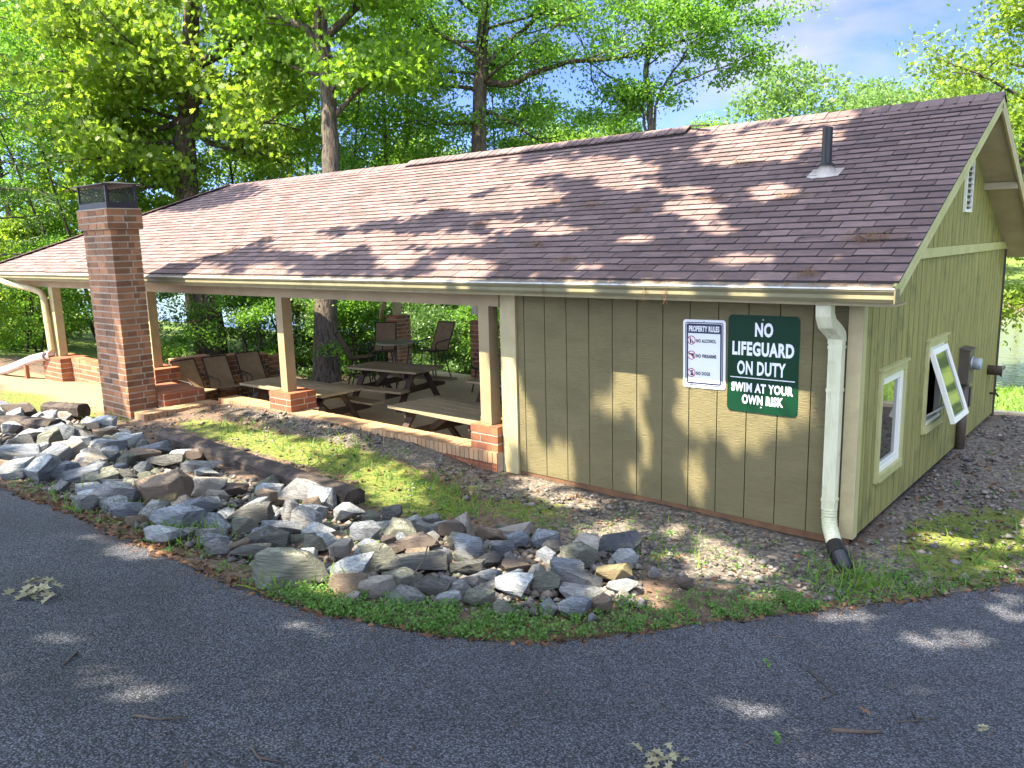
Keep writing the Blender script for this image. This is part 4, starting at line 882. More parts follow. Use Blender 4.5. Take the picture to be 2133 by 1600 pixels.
# ------------------------------------------------------------------ timbers
def timber(label, A, B, w, h, sink=.03):
    A, B = Vector(A), Vector(B); n = 26; d = (B-A); L_ = d.length; d.normalize(); r = d.cross(Vector((0, 0, 1))).normalized(); u = r.cross(d)
    V = []; F = []; m = 12
    for i in range(n+1):
        for k in range(m):
            a = 2*PI*k/m; ca, sa = math.cos(a), math.sin(a); q = 5.0
            rad = (abs(ca)**q+abs(sa)**q)**(-1/q)
            e = 1+rnd.uniform(-.045, .045)
            V.append(A+d*(L_*i/n+(rnd.uniform(-.02, .02) if i in (0, n) else 0))+r*(ca*rad*w/2*e)+u*(sa*rad*h/2*e))
    for i in range(n):
        for k in range(m): F.append((i*m+k, i*m+(k+1) % m, (i+1)*m+(k+1) % m, (i+1)*m+k))
    F.append(tuple(range(m-1, -1, -1))); F.append(tuple(range(n*m, n*m+m)))
    V = [p-A for p in V]; mb = MB(); mb.add(V, F)
    o = mb.build('timber', M['tie'], None, tuple(A)); tag(o, label, 'timber', 'old landscape timbers'); return o
timber('long dark weathered timber lying between the rocks and the mossy strip', (-8.75, -2.0, .19), (-4.38, -2.12, .13), .27, .24)
timber('short dark timber block at the top of the rock heap left of the chimney', (-12.95, -2.0, .10), (-12.05, -1.75, .12), .26, .24)
timber('short brown-black timber block among the rocks near the left edge', (-11.3, -3.2, .27), (-10.2, -2.85, .27), .28, .26)

# ------------------------------------------------------------------ rocks
def rock_mesh(seed, sharp=1.0):
    r = random.Random(seed); bm = bmesh.new()
    for _ in range(15):
        p = Vector((r.uniform(-1, 1), r.uniform(-1, 1), r.uniform(-1, 1)))
        p = p.normalized()*(0.86+.2*r.random()); p.x *= 1; q = max(abs(p.x), abs(p.y), abs(p.z)); p = p.lerp(p/q*.9, .55)
        bm.verts.new(p*.5)
    bmesh.ops.convex_hull(bm, input=bm.verts[:])
    for v in [v for v in bm.verts if not v.link_faces]: bm.verts.remove(v)
    bmesh.ops.dissolve_limit(bm, angle_limit=.22, verts=bm.verts[:], edges=bm.edges[:])
    bmesh.ops.bevel(bm, geom=bm.edges[:], offset=.012, segments=1, affect='EDGES', clamp_overlap=True)
    bmesh.ops.triangulate(bm, faces=bm.faces[:]); bmesh.ops.subdivide_edges(bm, edges=bm.edges[:], cuts=2, use_grid_fill=True)
    for v in bm.verts:
        p = v.co; lay = math.sin(p.z*38+3*p.x+seed)*.010+math.sin(p.z*71+5*p.y+seed*2)*.006
        k = 1+lay+r.uniform(-.010, .010)+.02*math.sin(p.x*13+seed)*math.sin(p.y*11); v.co = Vector((p.x*k, p.y*k, p.z*(1+r.uniform(-.012, .012))))
    xs_ = [v.co for v in bm.verts]; lo = [min(c[i] for c in xs_) for i in range(3)]; hi = [max(c[i] for c in xs_) for i in range(3)]
    for v in bm.verts: v.co = Vector([(v.co[i]-(lo[i]+hi[i])/2)/(hi[i]-lo[i]) for i in range(3)])
    me = bpy.data.meshes.new('rock'); bm.to_mesh(me); bm.free(); return me
RM = {}
for k in RC:
    RM[k] = []
    for s in range(5):
        me = rock_mesh(hash_ := (ord(k)*13+s*7)); me.materials.append(M['rock_'+k]); RM[k].append(me)
ROCKS = "-5.52 -3.63 0.54 0.36 t;-5.39 -3.61 0.21 0.17 y;-5.71 -3.05 0.41 0.22 c;-5.51 -2.87 0.34 0.13 b;-4.88 -2.88 0.22 0.21 t;-4.85 -2.42 0.65 0.18 s;-4.90 -3.54 0.37 0.19 g;-4.36 -3.36 0.38 0.20 d;-4.18 -3.04 0.21 0.26 s;-4.36 -2.67 0.19 0.16 t;-3.84 -2.62 0.32 0.19 p;-4.52 -3.98 0.47 0.21 g;-4.19 -4.28 0.30 0.12 p;-3.99 -3.96 0.26 0.12 s;-4.05 -3.61 0.25 0.15 o;-3.82 -3.38 0.38 0.14 g;-3.55 -3.74 0.42 0.14 d;-3.33 -3.99 0.31 0.10 d;-3.55 -4.13 0.19 0.14 s;-2.54 -4.17 0.56 0.27 o;-2.41 -3.74 0.36 0.12 p;-2.13 -3.96 0.27 0.17 t;-3.48 -3.25 0.29 0.14 p;-3.19 -3.49 0.21 0.15 o;-2.91 -3.42 0.21 0.16 c;-3.17 -2.97 0.27 0.18 g;-2.65 -3.37 0.20 0.13 g;-5.62 -4.32 0.25 0.18 s;-5.78 -4.03 0.52 0.20 s;-5.04 -4.19 0.30 0.20 g;-7.54 -4.27 0.34 0.22 p;-8.60 -3.88 0.53 0.22 g;-8.44 -4.11 0.28 0.23 s;-7.31 -3.89 0.32 0.21 g;-6.96 -3.76 0.50 0.22 g;-6.71 -3.73 0.42 0.21 o;-6.63 -3.50 0.24 0.22 d;-7.99 -3.30 0.25 0.27 g;-7.95 -3.11 0.29 0.23 g;-8.83 -2.81 0.41 0.13 p;-7.57 -3.09 0.25 0.20 o;-7.99 -2.53 0.47 0.18 g;-7.22 -2.77 0.42 0.16 d;-7.52 -2.41 0.28 0.13 p;-7.33 -2.31 0.23 0.16 b;-6.74 -2.59 0.47 0.16 s;-6.39 -2.69 0.28 0.12 p;-10.80 -2.74 0.35 0.25 c;-10.79 -3.23 0.49 0.24 p;-12.11 -2.80 0.40 0.12 p;-12.41 -2.19 0.34 0.16 g;-9.50 -2.52 0.36 0.15 t;-8.97 -2.46 0.30 0.17 p;-9.58 -2.78 0.23 0.15 s;-11.03 -2.08 0.23 0.11 c;-12.80 -2.50 0.61 0.28 b;-8.50 -2.43 0.19 0.13 s;-10.44 -2.44 0.49 0.12 t;-3.48 -2.40 0.21 0.21 d;-3.66 -2.50 0.18 0.16 o;-3.01 -2.39 0.22 0.13 s;-3.06 -2.65 0.34 0.16 o;-2.73 -2.33 0.26 0.18 b;-2.58 -2.89 0.39 0.18 b;-2.91 -2.92 0.14 0.12 b;-2.27 -2.61 0.27 0.18 g;-2.14 -2.11 0.19 0.16 g;-2.08 -2.39 0.22 0.14 g;-1.50 -2.09 0.30 0.19 o;-1.79 -2.06 0.19 0.13 k;-2.27 -3.27 0.55 0.11 d;-2.65 -3.37 0.19 0.13 g;-2.70 -3.08 0.24 0.09 b;-2.42 -3.04 0.21 0.09 t;-2.20 -3.00 0.18 0.13 c;-2.14 -2.79 0.16 0.12 s;-1.93 -2.99 0.28 0.11 d;-1.94 -2.70 0.21 0.13 k;-1.72 -2.65 0.24 0.11 b;-1.38 -2.42 0.27 0.17 g;-1.13 -2.58 0.35 0.17 s;-1.09 -2.20 0.29 0.14 y;-1.28 -2.81 0.20 0.16 o;-1.40 -3.04 0.29 0.13 p;-1.68 -2.99 0.18 0.11 g;-2.01 -3.58 0.29 0.13 o;-1.79 -3.49 0.26 0.09 d;-1.81 -3.29 0.16 0.09 s;-1.76 -3.77 0.28 0.08 s;-1.58 -3.54 0.18 0.08 p;-1.44 -3.38 0.24 0.11 o;-0.86 -3.03 0.24 0.12 g;-1.17 -3.43 0.14 0.11 o;-0.79 -2.83 0.17 0.11 t;-0.91 -2.37 0.26 0.08 p;-1.02 -2.75 0.32 0.07 s;-0.91 -1.88 0.10 0.10 s;-0.63 -1.90 0.16 0.09 b;-0.69 -3.07 0.07 0.05 p;-1.98 -4.04 0.12 0.06 c"
rocks = []
def put_rock(x, y, w, h, k, dz=0.0, rzr=None, tilt=.16):
    me = rnd.choice(RM[k]); o = bpy.data.objects.new('rock', me); COL.objects.link(o)
    dep = w*rnd.uniform(.62, .85); hh = max(h*rnd.uniform(.80, .95), .06)
    o.scale = (w*1.02, dep*1.02, hh*1.03)
    o.rotation_euler = (rnd.uniform(-tilt, tilt), rnd.uniform(-tilt, tilt), YAW+(rnd.uniform(-.35, .35) if rzr is None else rzr))
    o.location = (x-FWD2[0]*-dep*.25, y+FWD2[1]*dep*.25, zs(x, y)+hh*.36+dz); rocks.append((o, w, h, k)); return o
FWD2 = (-math.sin(YAW), math.cos(YAW))
def put(x, y): pass
def boulder():
    top = [(-.47, -.10, .30), (-.05, .46, .42), (.42, .34, .50), (.50, -.02, .44), (.20, -.36, .34), (-.30, -.42, .22)]
    bot = [(-.50, -.05, -.5), (-.1, .5, -.5), (.46, .4, -.5), (.5, .0, -.5), (.28, -.5, -.5), (-.22, -.5, -.5)]
    bm = bmesh.new(); [bm.verts.new(p) for p in top+bot]; bmesh.ops.convex_hull(bm, input=bm.verts[:])
    bmesh.ops.bevel(bm, geom=bm.edges[:], offset=.02, segments=1, affect='EDGES', clamp_overlap=True); bmesh.ops.triangulate(bm, faces=bm.faces[:])
    bmesh.ops.subdivide_edges(bm, edges=bm.edges[:], cuts=3, use_grid_fill=True)
    for v in bm.verts: v.co += Vector((rnd.uniform(-.008, .008), rnd.uniform(-.008, .008), rnd.uniform(-.012, .012)))
    me = bpy.data.meshes.new('boulder'); bm.to_mesh(me); bm.free(); me.materials.append(M['rock_o']); return me
hand = []
for r_ in ROCKS.split(';'):
    a = r_.split(); x, y, w, h = map(float, a[:4]); hand.append((x, y, w)); o = put_rock(x, y, w, h, a[4], .03)
    if w > .55 and h > .28 and a[4] == 'o' and -3.6 < x < -2: o.data = boulder(); o.rotation_euler = (0, .03, YAW-.1); o.scale = (w*1.02, w*.72, h*1.0)
# smaller stones between the big ones
cand = 0; small = []
kk = 'ssggpppgotcsgp'
while len(small) < 190 and cand < 9000:
    cand += 1; x, y = rnd.uniform(-13.8, -.7), rnd.uniform(-4.4, -1.4)
    if not bool(inpoly(x, y, HEAP)) or bool(in_drive(x, y+.12)): continue
    w = rnd.uniform(.15, .38)*(1.2 if x < -7 else 1)
    if any((x-p[0])**2+(y-p[1])**2 < (.30*p[2]+.26*w)**2 for p in hand): continue
    if any((x-p[0])**2+(y-p[1])**2 < (.36*(w+p[2]))**2 for p in small): continue
    if -8.9 < x < -4.3 and -2.22 < y < -1.8: continue
    small.append((x, y, w))
big_n = len(rocks)
for x, y, w in small: put_rock(x, y, w, w*rnd.uniform(.45, .75), rnd.choice(kk), -.01, rnd.uniform(0, 6), .35)
# labels: colour, shape, part of the heap, and order from the left where several are alike
def zone(x, y):
    if x < -9.6: return 'below the chimney'
    if x < -6.6: return 'by the long timber\'s upper end' if y > -3.2 else 'by the left drive edge'
    if x < -4.2: return 'by the long timber\'s near end' if y > -3.0 else 'mid-heap by the drive'
    if x < -2.4: return 'just right of the timber end' if y > -2.9 else 'at the middle drive edge'
    return 'at the heap end nearest the wall' if y > -2.4 else 'at the weedy right tip'
def shape(w, h):
    q = h/w; return 'flat slab' if q < .40 else ('wedge' if q < .56 else ('block' if q < .75 else 'upright stone'))
lab = {}
for o, w, h, k in rocks[:big_n]:
    s = 'large ' if w > .62 else ('' if w > .3 else 'small ')
    lab.setdefault((s+RC[k][2]+' '+shape(w, h), zone(o.location.x, o.location.y)), []).append(o)
ORD = ['leftmost', 'second from left', 'third from left', 'fourth from left', 'fifth from left', 'sixth from left']
for (a, z_), L_ in lab.items():
    L_.sort(key=lambda o: px_x(o.location))
    for i, o in enumerate(L_):
        tag(o, a+' '+z_ if len(L_) == 1 else a+' '+z_+', '+ORD[i]+' of such', 'rock', 'rocks of the bank')
for o, w, h, k in rocks[big_n:]:
    tag(o, 'little stone filling a gap between the bigger rocks of the bank', 'rock', 'gap-filling stones of the bank'); o.name = 'stone'
sl_ = MB(); P_ = [(-.42, -.2), (.2, -.28), (.42, -.02), (.38, .26), (-.2, .2)]
sl_.prism(P_, Matrix.Translation((0, 0, 0)), .035)
o = sl_.build('slate_slab', M['rock_k'], None, (-1.55, -1.45, zs(-1.55, -1.45)+.06)); o.scale = (.55, .55, .8); o.rotation_euler = (.25, -.05, .75); tag(o, 'thin black slate slab leaning at the rock bank end near the wall', 'slab')

# ------------------------------------------------------------------ foliage tools
RHOMB = np.array([(0, 0), (.40, -.27), (1, 0), (.40, .27)])-np.array([.5, 0])
NEEDLE = np.array([(0, -.02), (1, -.008), (1, .008), (0, .02)])-np.array([.5, 0])
BLADE = np.array([(0, -.035), (.6, -.03), (1, 0), (.6, .03), (0, .035)])
ROUND = np.array([(0, 0), (.22, -.26), (.6, -.30), (1, 0), (.6, .30), (.22, .26)])-np.array([.5, 0])
OAK = np.array([(0, 0), (.16, -.10), (.22, -.34), (.36, -.17), (.52, -.46), (.60, -.16), (.84, -.34), (.80, -.08), (1.0, 0), (.80, .08), (.84, .34), (.60, .16), (.52, .46), (.36, .17), (.22, .34), (.16, .10)])-np.array([.5, 0])
def leaf_mesh(name, C, size, tmpl, up=.5, mat=None, seed=0, curl=.12, droop=0.0, flat=False, nrm=None):
    g = np.random.default_rng(seed); n = len(C); C = np.asarray(C, float); size = np.broadcast_to(np.asarray(size, float), (n,))
    nr = g.normal(0, 1, (n, 3))*(.25 if flat else 1.0); nr[:, 2] += up
    if nrm is not None: nr = g.normal(0, .35, (n, 3))+np.asarray(nrm)
    nr /= np.linalg.norm(nr, axis=1)[:, None]
    t = g.normal(0, 1, (n, 3)); t[:, 2] -= droop; t -= nr*(t*nr).sum(1)[:, None]; t /= np.linalg.norm(t, axis=1)[:, None]; b = np.cross(nr, t)
    k = len(tmpl); a, w = tmpl[:, 0], tmpl[:, 1]
    V = C[:, None, :]+size[:, None, None]*(t[:, None, :]*a[None, :, None]+b[:, None, :]*w[None, :, None]-nr[:, None, :]*(curl*(a**2)*2-np.abs(w)*.35)[None, :, None])
    me = mesh_np(name, V.reshape(-1, 3), np.arange(n*k, dtype=np.int32).reshape(n, k))
    if mat: me.materials.append(mat)
    return me
def walk(p, d, L_, n, wob, rise, r):
    P = [Vector(p)]; d = Vector(d).normalized()
    for i in range(n):
        d = (d+Vector((r.uniform(-wob, wob), r.uniform(-wob, wob), r.uniform(-wob, wob)+rise))).normalized(); P.append(P[-1]+d*(L_/n))
    return P
def branches(base, r, seed, nsub=4, L_=1.6, lev=1):
    """side twigs off a limb polyline; returns list of polylines"""
    out = []; rr_ = random.Random(seed); n = len(base)
    for k in range(nsub):
        t = rr_.uniform(.3, 1.0)*(n-1); i = min(int(t), n-2); p = base[i].lerp(base[i+1], t-i); d = (base[i+1]-base[i]).normalized()
        s = Vector((rr_.uniform(-1, 1), rr_.uniform(-1, 1), rr_.uniform(-.5, .8))); dd = (d*.6+s).normalized()
        q = walk(p, dd, L_*rr_.uniform(.6, 1.2), 4, .25, .0, rr_); out.append(q)
    return out
def crown_points(lines, n, sig, seed, tip=.35, flat=.42):
    g = np.random.default_rng(seed); P = []
    L_ = [np.array([tuple(p) for p in l]) for l in lines]
    # clusters along the lines, leaves in clusters
    nc = max(8, n//26); 
    for c in range(nc):
        l = L_[g.integers(len(L_))]; t = (tip+(1-tip)*g.random())*(len(l)-1); i = min(int(t), len(l)-2); p = l[i]+(l[i+1]-l[i])*(t-i)
        m = int(g.integers(14, 40)); s = sig*g.uniform(.6, 1.25)
        P.append(p+g.normal(0, 1, (m, 3))*np.array([s, s, s*flat]))
    return np.concatenate(P)
def tree_parts(seed, H, r0, cb, spread, nlimb, nleaf, lsize, tmpl, sig, lean=(0, 0), multi=1, droop=.1, profile=1.0, up=.5):
    r = random.Random(seed); mb = MB(); lines = []
    for s in range(multi):
        d = Vector((lean[0]+(r.uniform(-.25, .25) if multi > 1 else 0), lean[1]+(r.uniform(-.25, .25) if multi > 1 else 0), 1))
        tr = walk((r.uniform(-.1, .1)*(multi-1), r.uniform(-.1, .1)*(multi-1), -.35), d, H+.35, 10, .06, .05, r)
        mb.tube(tr, [r0*(1.25 if i == 0 else 1)*(1-.085*i) for i in range(11)], 9)
        nl = nlimb//multi
        for k in range(nl):
            t = cb+(1-cb)*(k+.5)/nl*.98; f = t*10; i = min(int(f), 9); p = tr[i].lerp(tr[i+1], f-i)
            az = k*2.4+seed+s; u = (t-cb)/(1-cb); shp = (1-.55*u**1.5)*(.65+.35*math.sin(min(1, u*2.2)*PI/2))**profile
            L_ = spread*shp*r.uniform(.75, 1.15); el = .15+.75*u+r.uniform(-.15, .15)
            q = walk(p, (math.cos(az)*math.cos(el), math.sin(az)*math.cos(el), math.sin(el)), L_, 5, .16, .05-droop*.5, r)
            rr0 = r0*.36*(1-.5*u); mb.tube(q, [rr0*(1-.16*i) for i in range(6)], 6)
            lines.append(q); sub = branches(q, r, seed*31+k, 3, L_*.5)
            for w in sub: mb.tube(w, [rr0*.42, rr0*.34, rr0*.26, rr0*.18, .006], 4, False); lines.append(w)
        lines.append(tr[-4:])
    C = crown_points(lines, nleaf, sig, seed)
    return mb, C
def tree(name, label, cat, loc, seed, bark, leaf, group=None, up=.5, lsize=.16, tmpl=RHOMB, parts=None, **k):
    mb, C = parts or tree_parts(seed, lsize=lsize, tmpl=tmpl, **k)
    t = thing(name, label, cat, loc, 0, group)
    mb.build('trunk', M[bark], t)
    link('crown', leaf_mesh('crown', C, np.random.default_rng(seed).uniform(.7, 1.25, len(C))*lsize, tmpl, up, M[leaf], seed), None, t)
    return t
def big_tree(name, label, tr, limbs, r0, seed, bark, leaf, nleaf, lsize, tmpl, sig, extra=(), radii=None, subL=2.2, nsub=7):
    base = Vector(tr[0]); t = thing(name, label, 'tree', tuple(base)); mb = MB(); lines = []
    r = random.Random(seed); tr = [Vector(p)-base for p in tr]; n = len(tr)
    den = []
    for i in range(n-1):
        for k in range(4): den.append(tr[i].lerp(tr[i+1], k/4)+Vector((r.uniform(-.03, .03), r.uniform(-.03, .03), 0)))
    den.append(tr[-1]); m = len(den)
    mb.tube([den[0]-Vector((0, 0, .3))]+den, [r0*1.55]+[r0*(1+.35*math.exp(-i/2.0))*(1-.62*i/m) for i in range(m)], 14)
    for j, l in enumerate(limbs):
        l = [Vector(p)-base for p in l]; q = []
        for i in range(len(l)-1):
            for k in range(3): q.append(l[i].lerp(l[i+1], k/3)+Vector((r.uniform(-.04, .04), r.uniform(-.04, .04), r.uniform(-.04, .04))))
        q.append(l[-1]); k0 = r0*(.40 if j < 2 else .26)
        mb.tube(q, [k0*(1-.75*i/len(q)) for i in range(len(q))], 8)
        lines.append(q)
        for w in branches(q, r, seed*17+j, nsub, subL): mb.tube(w, [k0*.3, k0*.24, k0*.18, k0*.12, .006], 5, False); lines += [w, w]
    for j, (p, d, L_) in enumerate(extra):
        q = walk(Vector(p)-base, d, L_, 5, .15, .03, r); mb.tube(q, [r0*.2*(1-.17*i) for i in range(6)], 6); lines.append(q)
        for w in branches(q, r, seed*19+j, 5, subL*.8): mb.tube(w, [r0*.07, r0*.06, r0*.05, r0*.035, .006], 4, False); lines += [w, w]
    mb.build('trunk', M[bark], t)
    C = crown_points(lines, nleaf, sig, seed, .25)
    link('crown', leaf_mesh('crown', C, np.random.default_rng(seed).uniform(.7, 1.25, len(C))*lsize, tmpl, .45, M[leaf], seed), None, t)
    return t
T1 = [(-24.63, 7.52, -1.58), (-25.03, 7.83, 1.2), (-25.58, 7.9, 3.46), (-25.9, 7.92, 4.75), (-26.16, 8.12, 6.54), (-26.17, 8.51, 8.24), (-26.28, 8.69, 9.44), (-26.43, 9.08, 11.65), (-26.61, 9.53, 14.21), (-26.92, 9.86, 16.77)]
T1L = [[(-26.41, 8.58, 9.44), (-26.89, 8.36, 10.22), (-27.65, 7.81, 10.67), (-28.51, 7.24, 11.38), (-29.77, 6.34, 12.1)], [(-26.27, 8.66, 9.27), (-25.5, 9.41, 9.67), (-25.09, 9.86, 10.08), (-24.49, 10.52, 10.74), (-23.75, 11.27, 11.23)], [(-26.2, 8.24, 7.22), (-25.41, 8.75, 6.52), (-24.32, 9.6, 6.14), (-23.24, 10.46, 5.94)], [(-26.22, 8.27, 7.39), (-26.91, 7.6, 7.08), (-27.96, 6.68, 6.94), (-29.0, 5.76, 6.8)], [(-26.09, 8.06, 6.03), (-27.18, 7.06, 5.73), (-28.22, 6.14, 5.59)]]
T2 = [(-18.15, 7.76, -1.67), (-18.44, 8.11, 0.91), (-18.48, 8.56, 2.97), (-18.74, 8.92, 5.47), (-18.97, 9.14, 7.24), (-19.35, 9.33, 9.46), (-19.69, 9.59, 11.82), (-19.96, 9.88, 14.03)]
T2L = [[(-19.21, 9.25, 8.57), (-19.7, 9.04, 9.47), (-20.65, 8.34, 9.94), (-21.64, 7.68, 10.7)], [(-19.3, 9.31, 9.16), (-18.61, 10.1, 10.02), (-18.01, 10.81, 10.88)], [(-18.88, 9.08, 6.65), (-18.16, 9.93, 7.65), (-17.51, 10.58, 8.07)]]
T3 = [(-17.21, 13.26, -2.01), (-17.39, 13.69, 0.51), (-17.72, 14.63, 5.73), (-17.92, 15.01, 8.08), (-18.0, 15.29, 9.6), (-18.09, 15.61, 11.28), (-18.22, 15.97, 13.3), (-18.45, 16.32, 15.66)]
T3L = [[(-17.9, 15.08, 8.34), (-17.03, 15.82, 8.31), (-16.54, 16.33, 8.71), (-15.66, 17.14, 8.99), (-14.24, 18.39, 9.14), (-13.37, 19.23, 9.53), (-12.47, 20.02, 9.67)], [(-17.93, 15.16, 8.76), (-17.59, 15.61, 9.45), (-16.94, 16.32, 10.15), (-16.5, 16.88, 10.93), (-16.12, 17.39, 11.72)], [(-17.85, 14.91, 7.41), (-17.04, 15.52, 7.05), (-16.33, 15.98, 6.44), (-15.91, 16.27, 6.17)], [(-17.92, 15.02, 8.17), (-18.45, 14.59, 8.27), (-19.25, 13.96, 8.46), (-20.05, 13.32, 8.66)], [(-17.99, 15.22, 9.26), (-18.73, 14.71, 9.79), (-19.69, 14.02, 10.32), (-20.57, 13.51, 11.36)], [(-17.82, 14.86, 7.07), (-18.59, 14.17, 6.93), (-19.39, 13.53, 7.13)]]
T4 = [[(-13.38, 19.05, 3.24), (-13.72, 19.51, 6.46), (-14.03, 19.51, 7.6), (-14.72, 19.13, 8.49), (-15.66, 18.49, 9.21), (-16.12, 18.39, 10.44)], [(-13.38, 19.05, 3.24), (-13.55, 19.65, 6.45), (-13.59, 19.96, 7.93), (-13.27, 20.44, 8.79), (-12.33, 21.59, 10.32), (-11.89, 22.21, 11.35)], [(-13.38, 19.05, 3.24), (-13.66, 19.56, 6.46), (-13.74, 19.71, 7.41), (-14.01, 19.81, 8.81), (-13.96, 20.22, 10.37), (-14.02, 20.65, 12.46)]]
def ring(tr, i0, i1, n, L_, seed, el=.25, az0=0, az1=2*PI):
    r = random.Random(seed); out = []
    for k in range(n):
        f = i0+(i1-i0)*(k+.5)/n; i = min(int(f), len(tr)-2); p = Vector(tr[i]).lerp(Vector(tr[i+1]), f-i); a = az0+(az1-az0)*((k*.618) % 1); e = el+r.uniform(-.2, .3)
        out.append((tuple(p), (math.cos(a)*math.cos(e), math.sin(a)*math.cos(e), math.sin(e)), L_*r.uniform(.7, 1.15)))
    return out
big_tree('oak_tree', 'big oak with forked dark trunk rising from behind the stepped brick wall', T1, T1L, .50, 5, 'bark', 'leaf_lime', 26000, .25, OAK, .55, ring(T1, 4, 9, 16, 5.0, 3)+ring(T1, 3, 6, 7, 5.0, 8, .1, -2.6, -.5), subL=2.6)
big_tree('straight_tree', 'straight tree with pale flaking bark standing between the left oak and the tall table', T2, T2L, .37, 9, 'bark_pale', 'leaf_oak', 15000, .21, OAK, .5, ring(T2, 4, 7, 14, 3.6, 4), subL=2.0)
big_tree('limbed_tree', 'tall tree behind the middle of the ridge with a long bare limb reaching right', T3, T3L, .33, 12, 'bark', 'leaf_mid', 24000, .155, RHOMB, .5, ring(T3, 3, 7, 16, 3.6, 6), subL=1.9, nsub=8)
t4 = T4; trunk4 = [(-13.1, 18.8, -1.8)]+[tuple(p) for p in t4[2]]
big_tree('multi_stem_tree', 'spreading tree of several thin pale stems at the wood\'s right edge', trunk4, [t4[0], t4[1]]+[[t4[1][3], (-12.4, 20.3, 9.6), (-11.3, 21, 10.3), (-10.3, 21.8, 10.4)], [t4[1][2], (-12.6, 20, 8.3), (-11.4, 20.7, 8.7), (-10.4, 21.4, 9.2)], [t4[0][2], (-14.6, 19.2, 7.3), (-15.5, 18.6, 7.4)], [t4[1][4], (-11.5, 22, 11.3), (-10.7, 22.4, 12.0)], [t4[2][4], (-13.2, 20.6, 11.4), (-12.3, 21.3, 12.6)]], .17, 21, 'bark_pale', 'leaf_mid', 20000, .165, RHOMB, .42, ring(trunk4, 4, 6, 8, 2.8, 5), subL=1.7, nsub=7)
# the tree at the right, leaning over the lake shore
tree('lime_tree', 'bright yellow-green tree at the right edge behind the gable, over the lake', 'tree', (-2.6, 20.0, -1.95), 33, 'bark_dark', 'leaf_lime', H=15.5, r0=.22, cb=.12, spread=3.5, nlimb=30, nleaf=36000, sig=.50, lsize=.165)
tree('shore_tree', 'small low yellow-green tree beside the far corner of the gable', 'tree', (.75, 15.5, -1.05), 35, 'bark_dark', 'leaf_lime', H=5.6, r0=.09, cb=.35, spread=1.6, nlimb=12, nleaf=2300, sig=.28, lsize=.19)
# pine at the left edge
pm_, pc_ = MB(), []
prr = random.Random(4)
ptr = walk((0, 0, -.3), (.02, .0, 1), 15, 10, .02, .05, prr); pm_.tube(ptr, [.24*(1-.085*i) for i in range(11)], 10); pl_ = []
for k in range(34):
    f = 1.2+8.4*k/34; i = int(f); p = ptr[i].lerp(ptr[i+1], f-i); a = k*2.4
    q = walk(p, (math.cos(a), math.sin(a), .12), 4.6*(1-.06*f)*prr.uniform(.7, 1.1), 6, .09, -.035, prr); pm_.tube(q, [.045*(1-.14*j) for j in range(7)], 5)
    for w in branches(q, prr, k, 5, 1.0): pm_.tube(w, [.014, .011, .009, .006, .004], 4, False); pl_.append(w)
    if f > 3.2 or k % 3 == 0: pl_.append(q)
pc = crown_points(pl_, 9000, .28, 4, .35, .4)
pt = thing('pine_tree', 'dark pine with bare drooping branches at the left edge of the photo', 'tree', (-26.3, .6, zs(-26.3, .6)))
pm_.build('trunk', M['bark_dark'], pt); link('crown', leaf_mesh('crown', pc, .24, NEEDLE*np.array([1, 3.2]), .3, M['needles'], 5), None, pt)

# generic wood behind, four kinds copied
GW = 'trees of the wood behind the pavilion'
protos = [tree('woodland_tree', None, 'tree', (0, 0, -50), 41, 'bark_dark', 'leaf_mid', GW, H=15, r0=.17, cb=.22, spread=3.4, nlimb=22, nleaf=15000, sig=.48, lsize=.16),
          tree('woodland_tree', None, 'tree', (0, 0, -50), 43, 'bark_pale', 'leaf_oak', GW, H=16, r0=.20, cb=.26, spread=3.8, nlimb=22, nleaf=15000, sig=.52, lsize=.165),
          tree('woodland_tree', None, 'tree', (0, 0, -50), 47, 'bark_dark', 'leaf_lime', GW, H=11, r0=.11, cb=.20, spread=2.8, nlimb=18, nleaf=12000, sig=.45, lsize=.15),
          tree('woodland_tree', None, 'tree', (0, 0, -50), 49, 'bark_dark', 'leaf_mid', GW, H=13, r0=.09, cb=.30, spread=2.6, nlimb=16, nleaf=10000, sig=.45, lsize=.15, multi=2)]
spots = [(-22.6, 14.1, 0, 1.0), (-24.8, 17.5, 1, 1.0), (-32.2, 8.6, 1, 1.0), (-30.0, 15.7, 0, 1.05), (-20.6, 17.8, 3, .95), (-28, 11, 2, 1.0), (-36, 13, 1, 1.1), (-40, 7, 0, 1.1), (-34, 2.5, 2, 1.0), (-38, -1, 1, 1.1), (-46, 2, 0, 1.2), (-44, 14, 1, 1.2),
         (-35, 19, 2, 1.3), (-22.5, 20.5, 3, 1.0), (-18.6, 19.5, 2, .8), (-30, -2.5, 2, .9), (-42, -8, 1, 1.2), (-16.6, 20.4, 3, .82), (-40, 22, 2, 1.5), (-50, 10, 2, 1.5), (-21.4, 10.6, 3, .9), (-27.5, 5.2, 3, .85), (-52, -4, 0, 1.3), (-29.4, 6.2, 1, .95), (-33.5, 5.6, 0, 1.0)]
TL = ['dark green woodland tree', 'pale-barked woodland tree', 'yellow-green young woodland tree', 'thin twin-stemmed woodland tree']
cnt = {}
order = sorted(range(len(spots)), key=lambda i: px_x((spots[i][0], spots[i][1], 3)))
first = {}
ORDS = ['first', 'second', 'third', 'fourth', 'fifth', 'sixth', 'seventh', 'eighth', 'ninth', 'tenth']
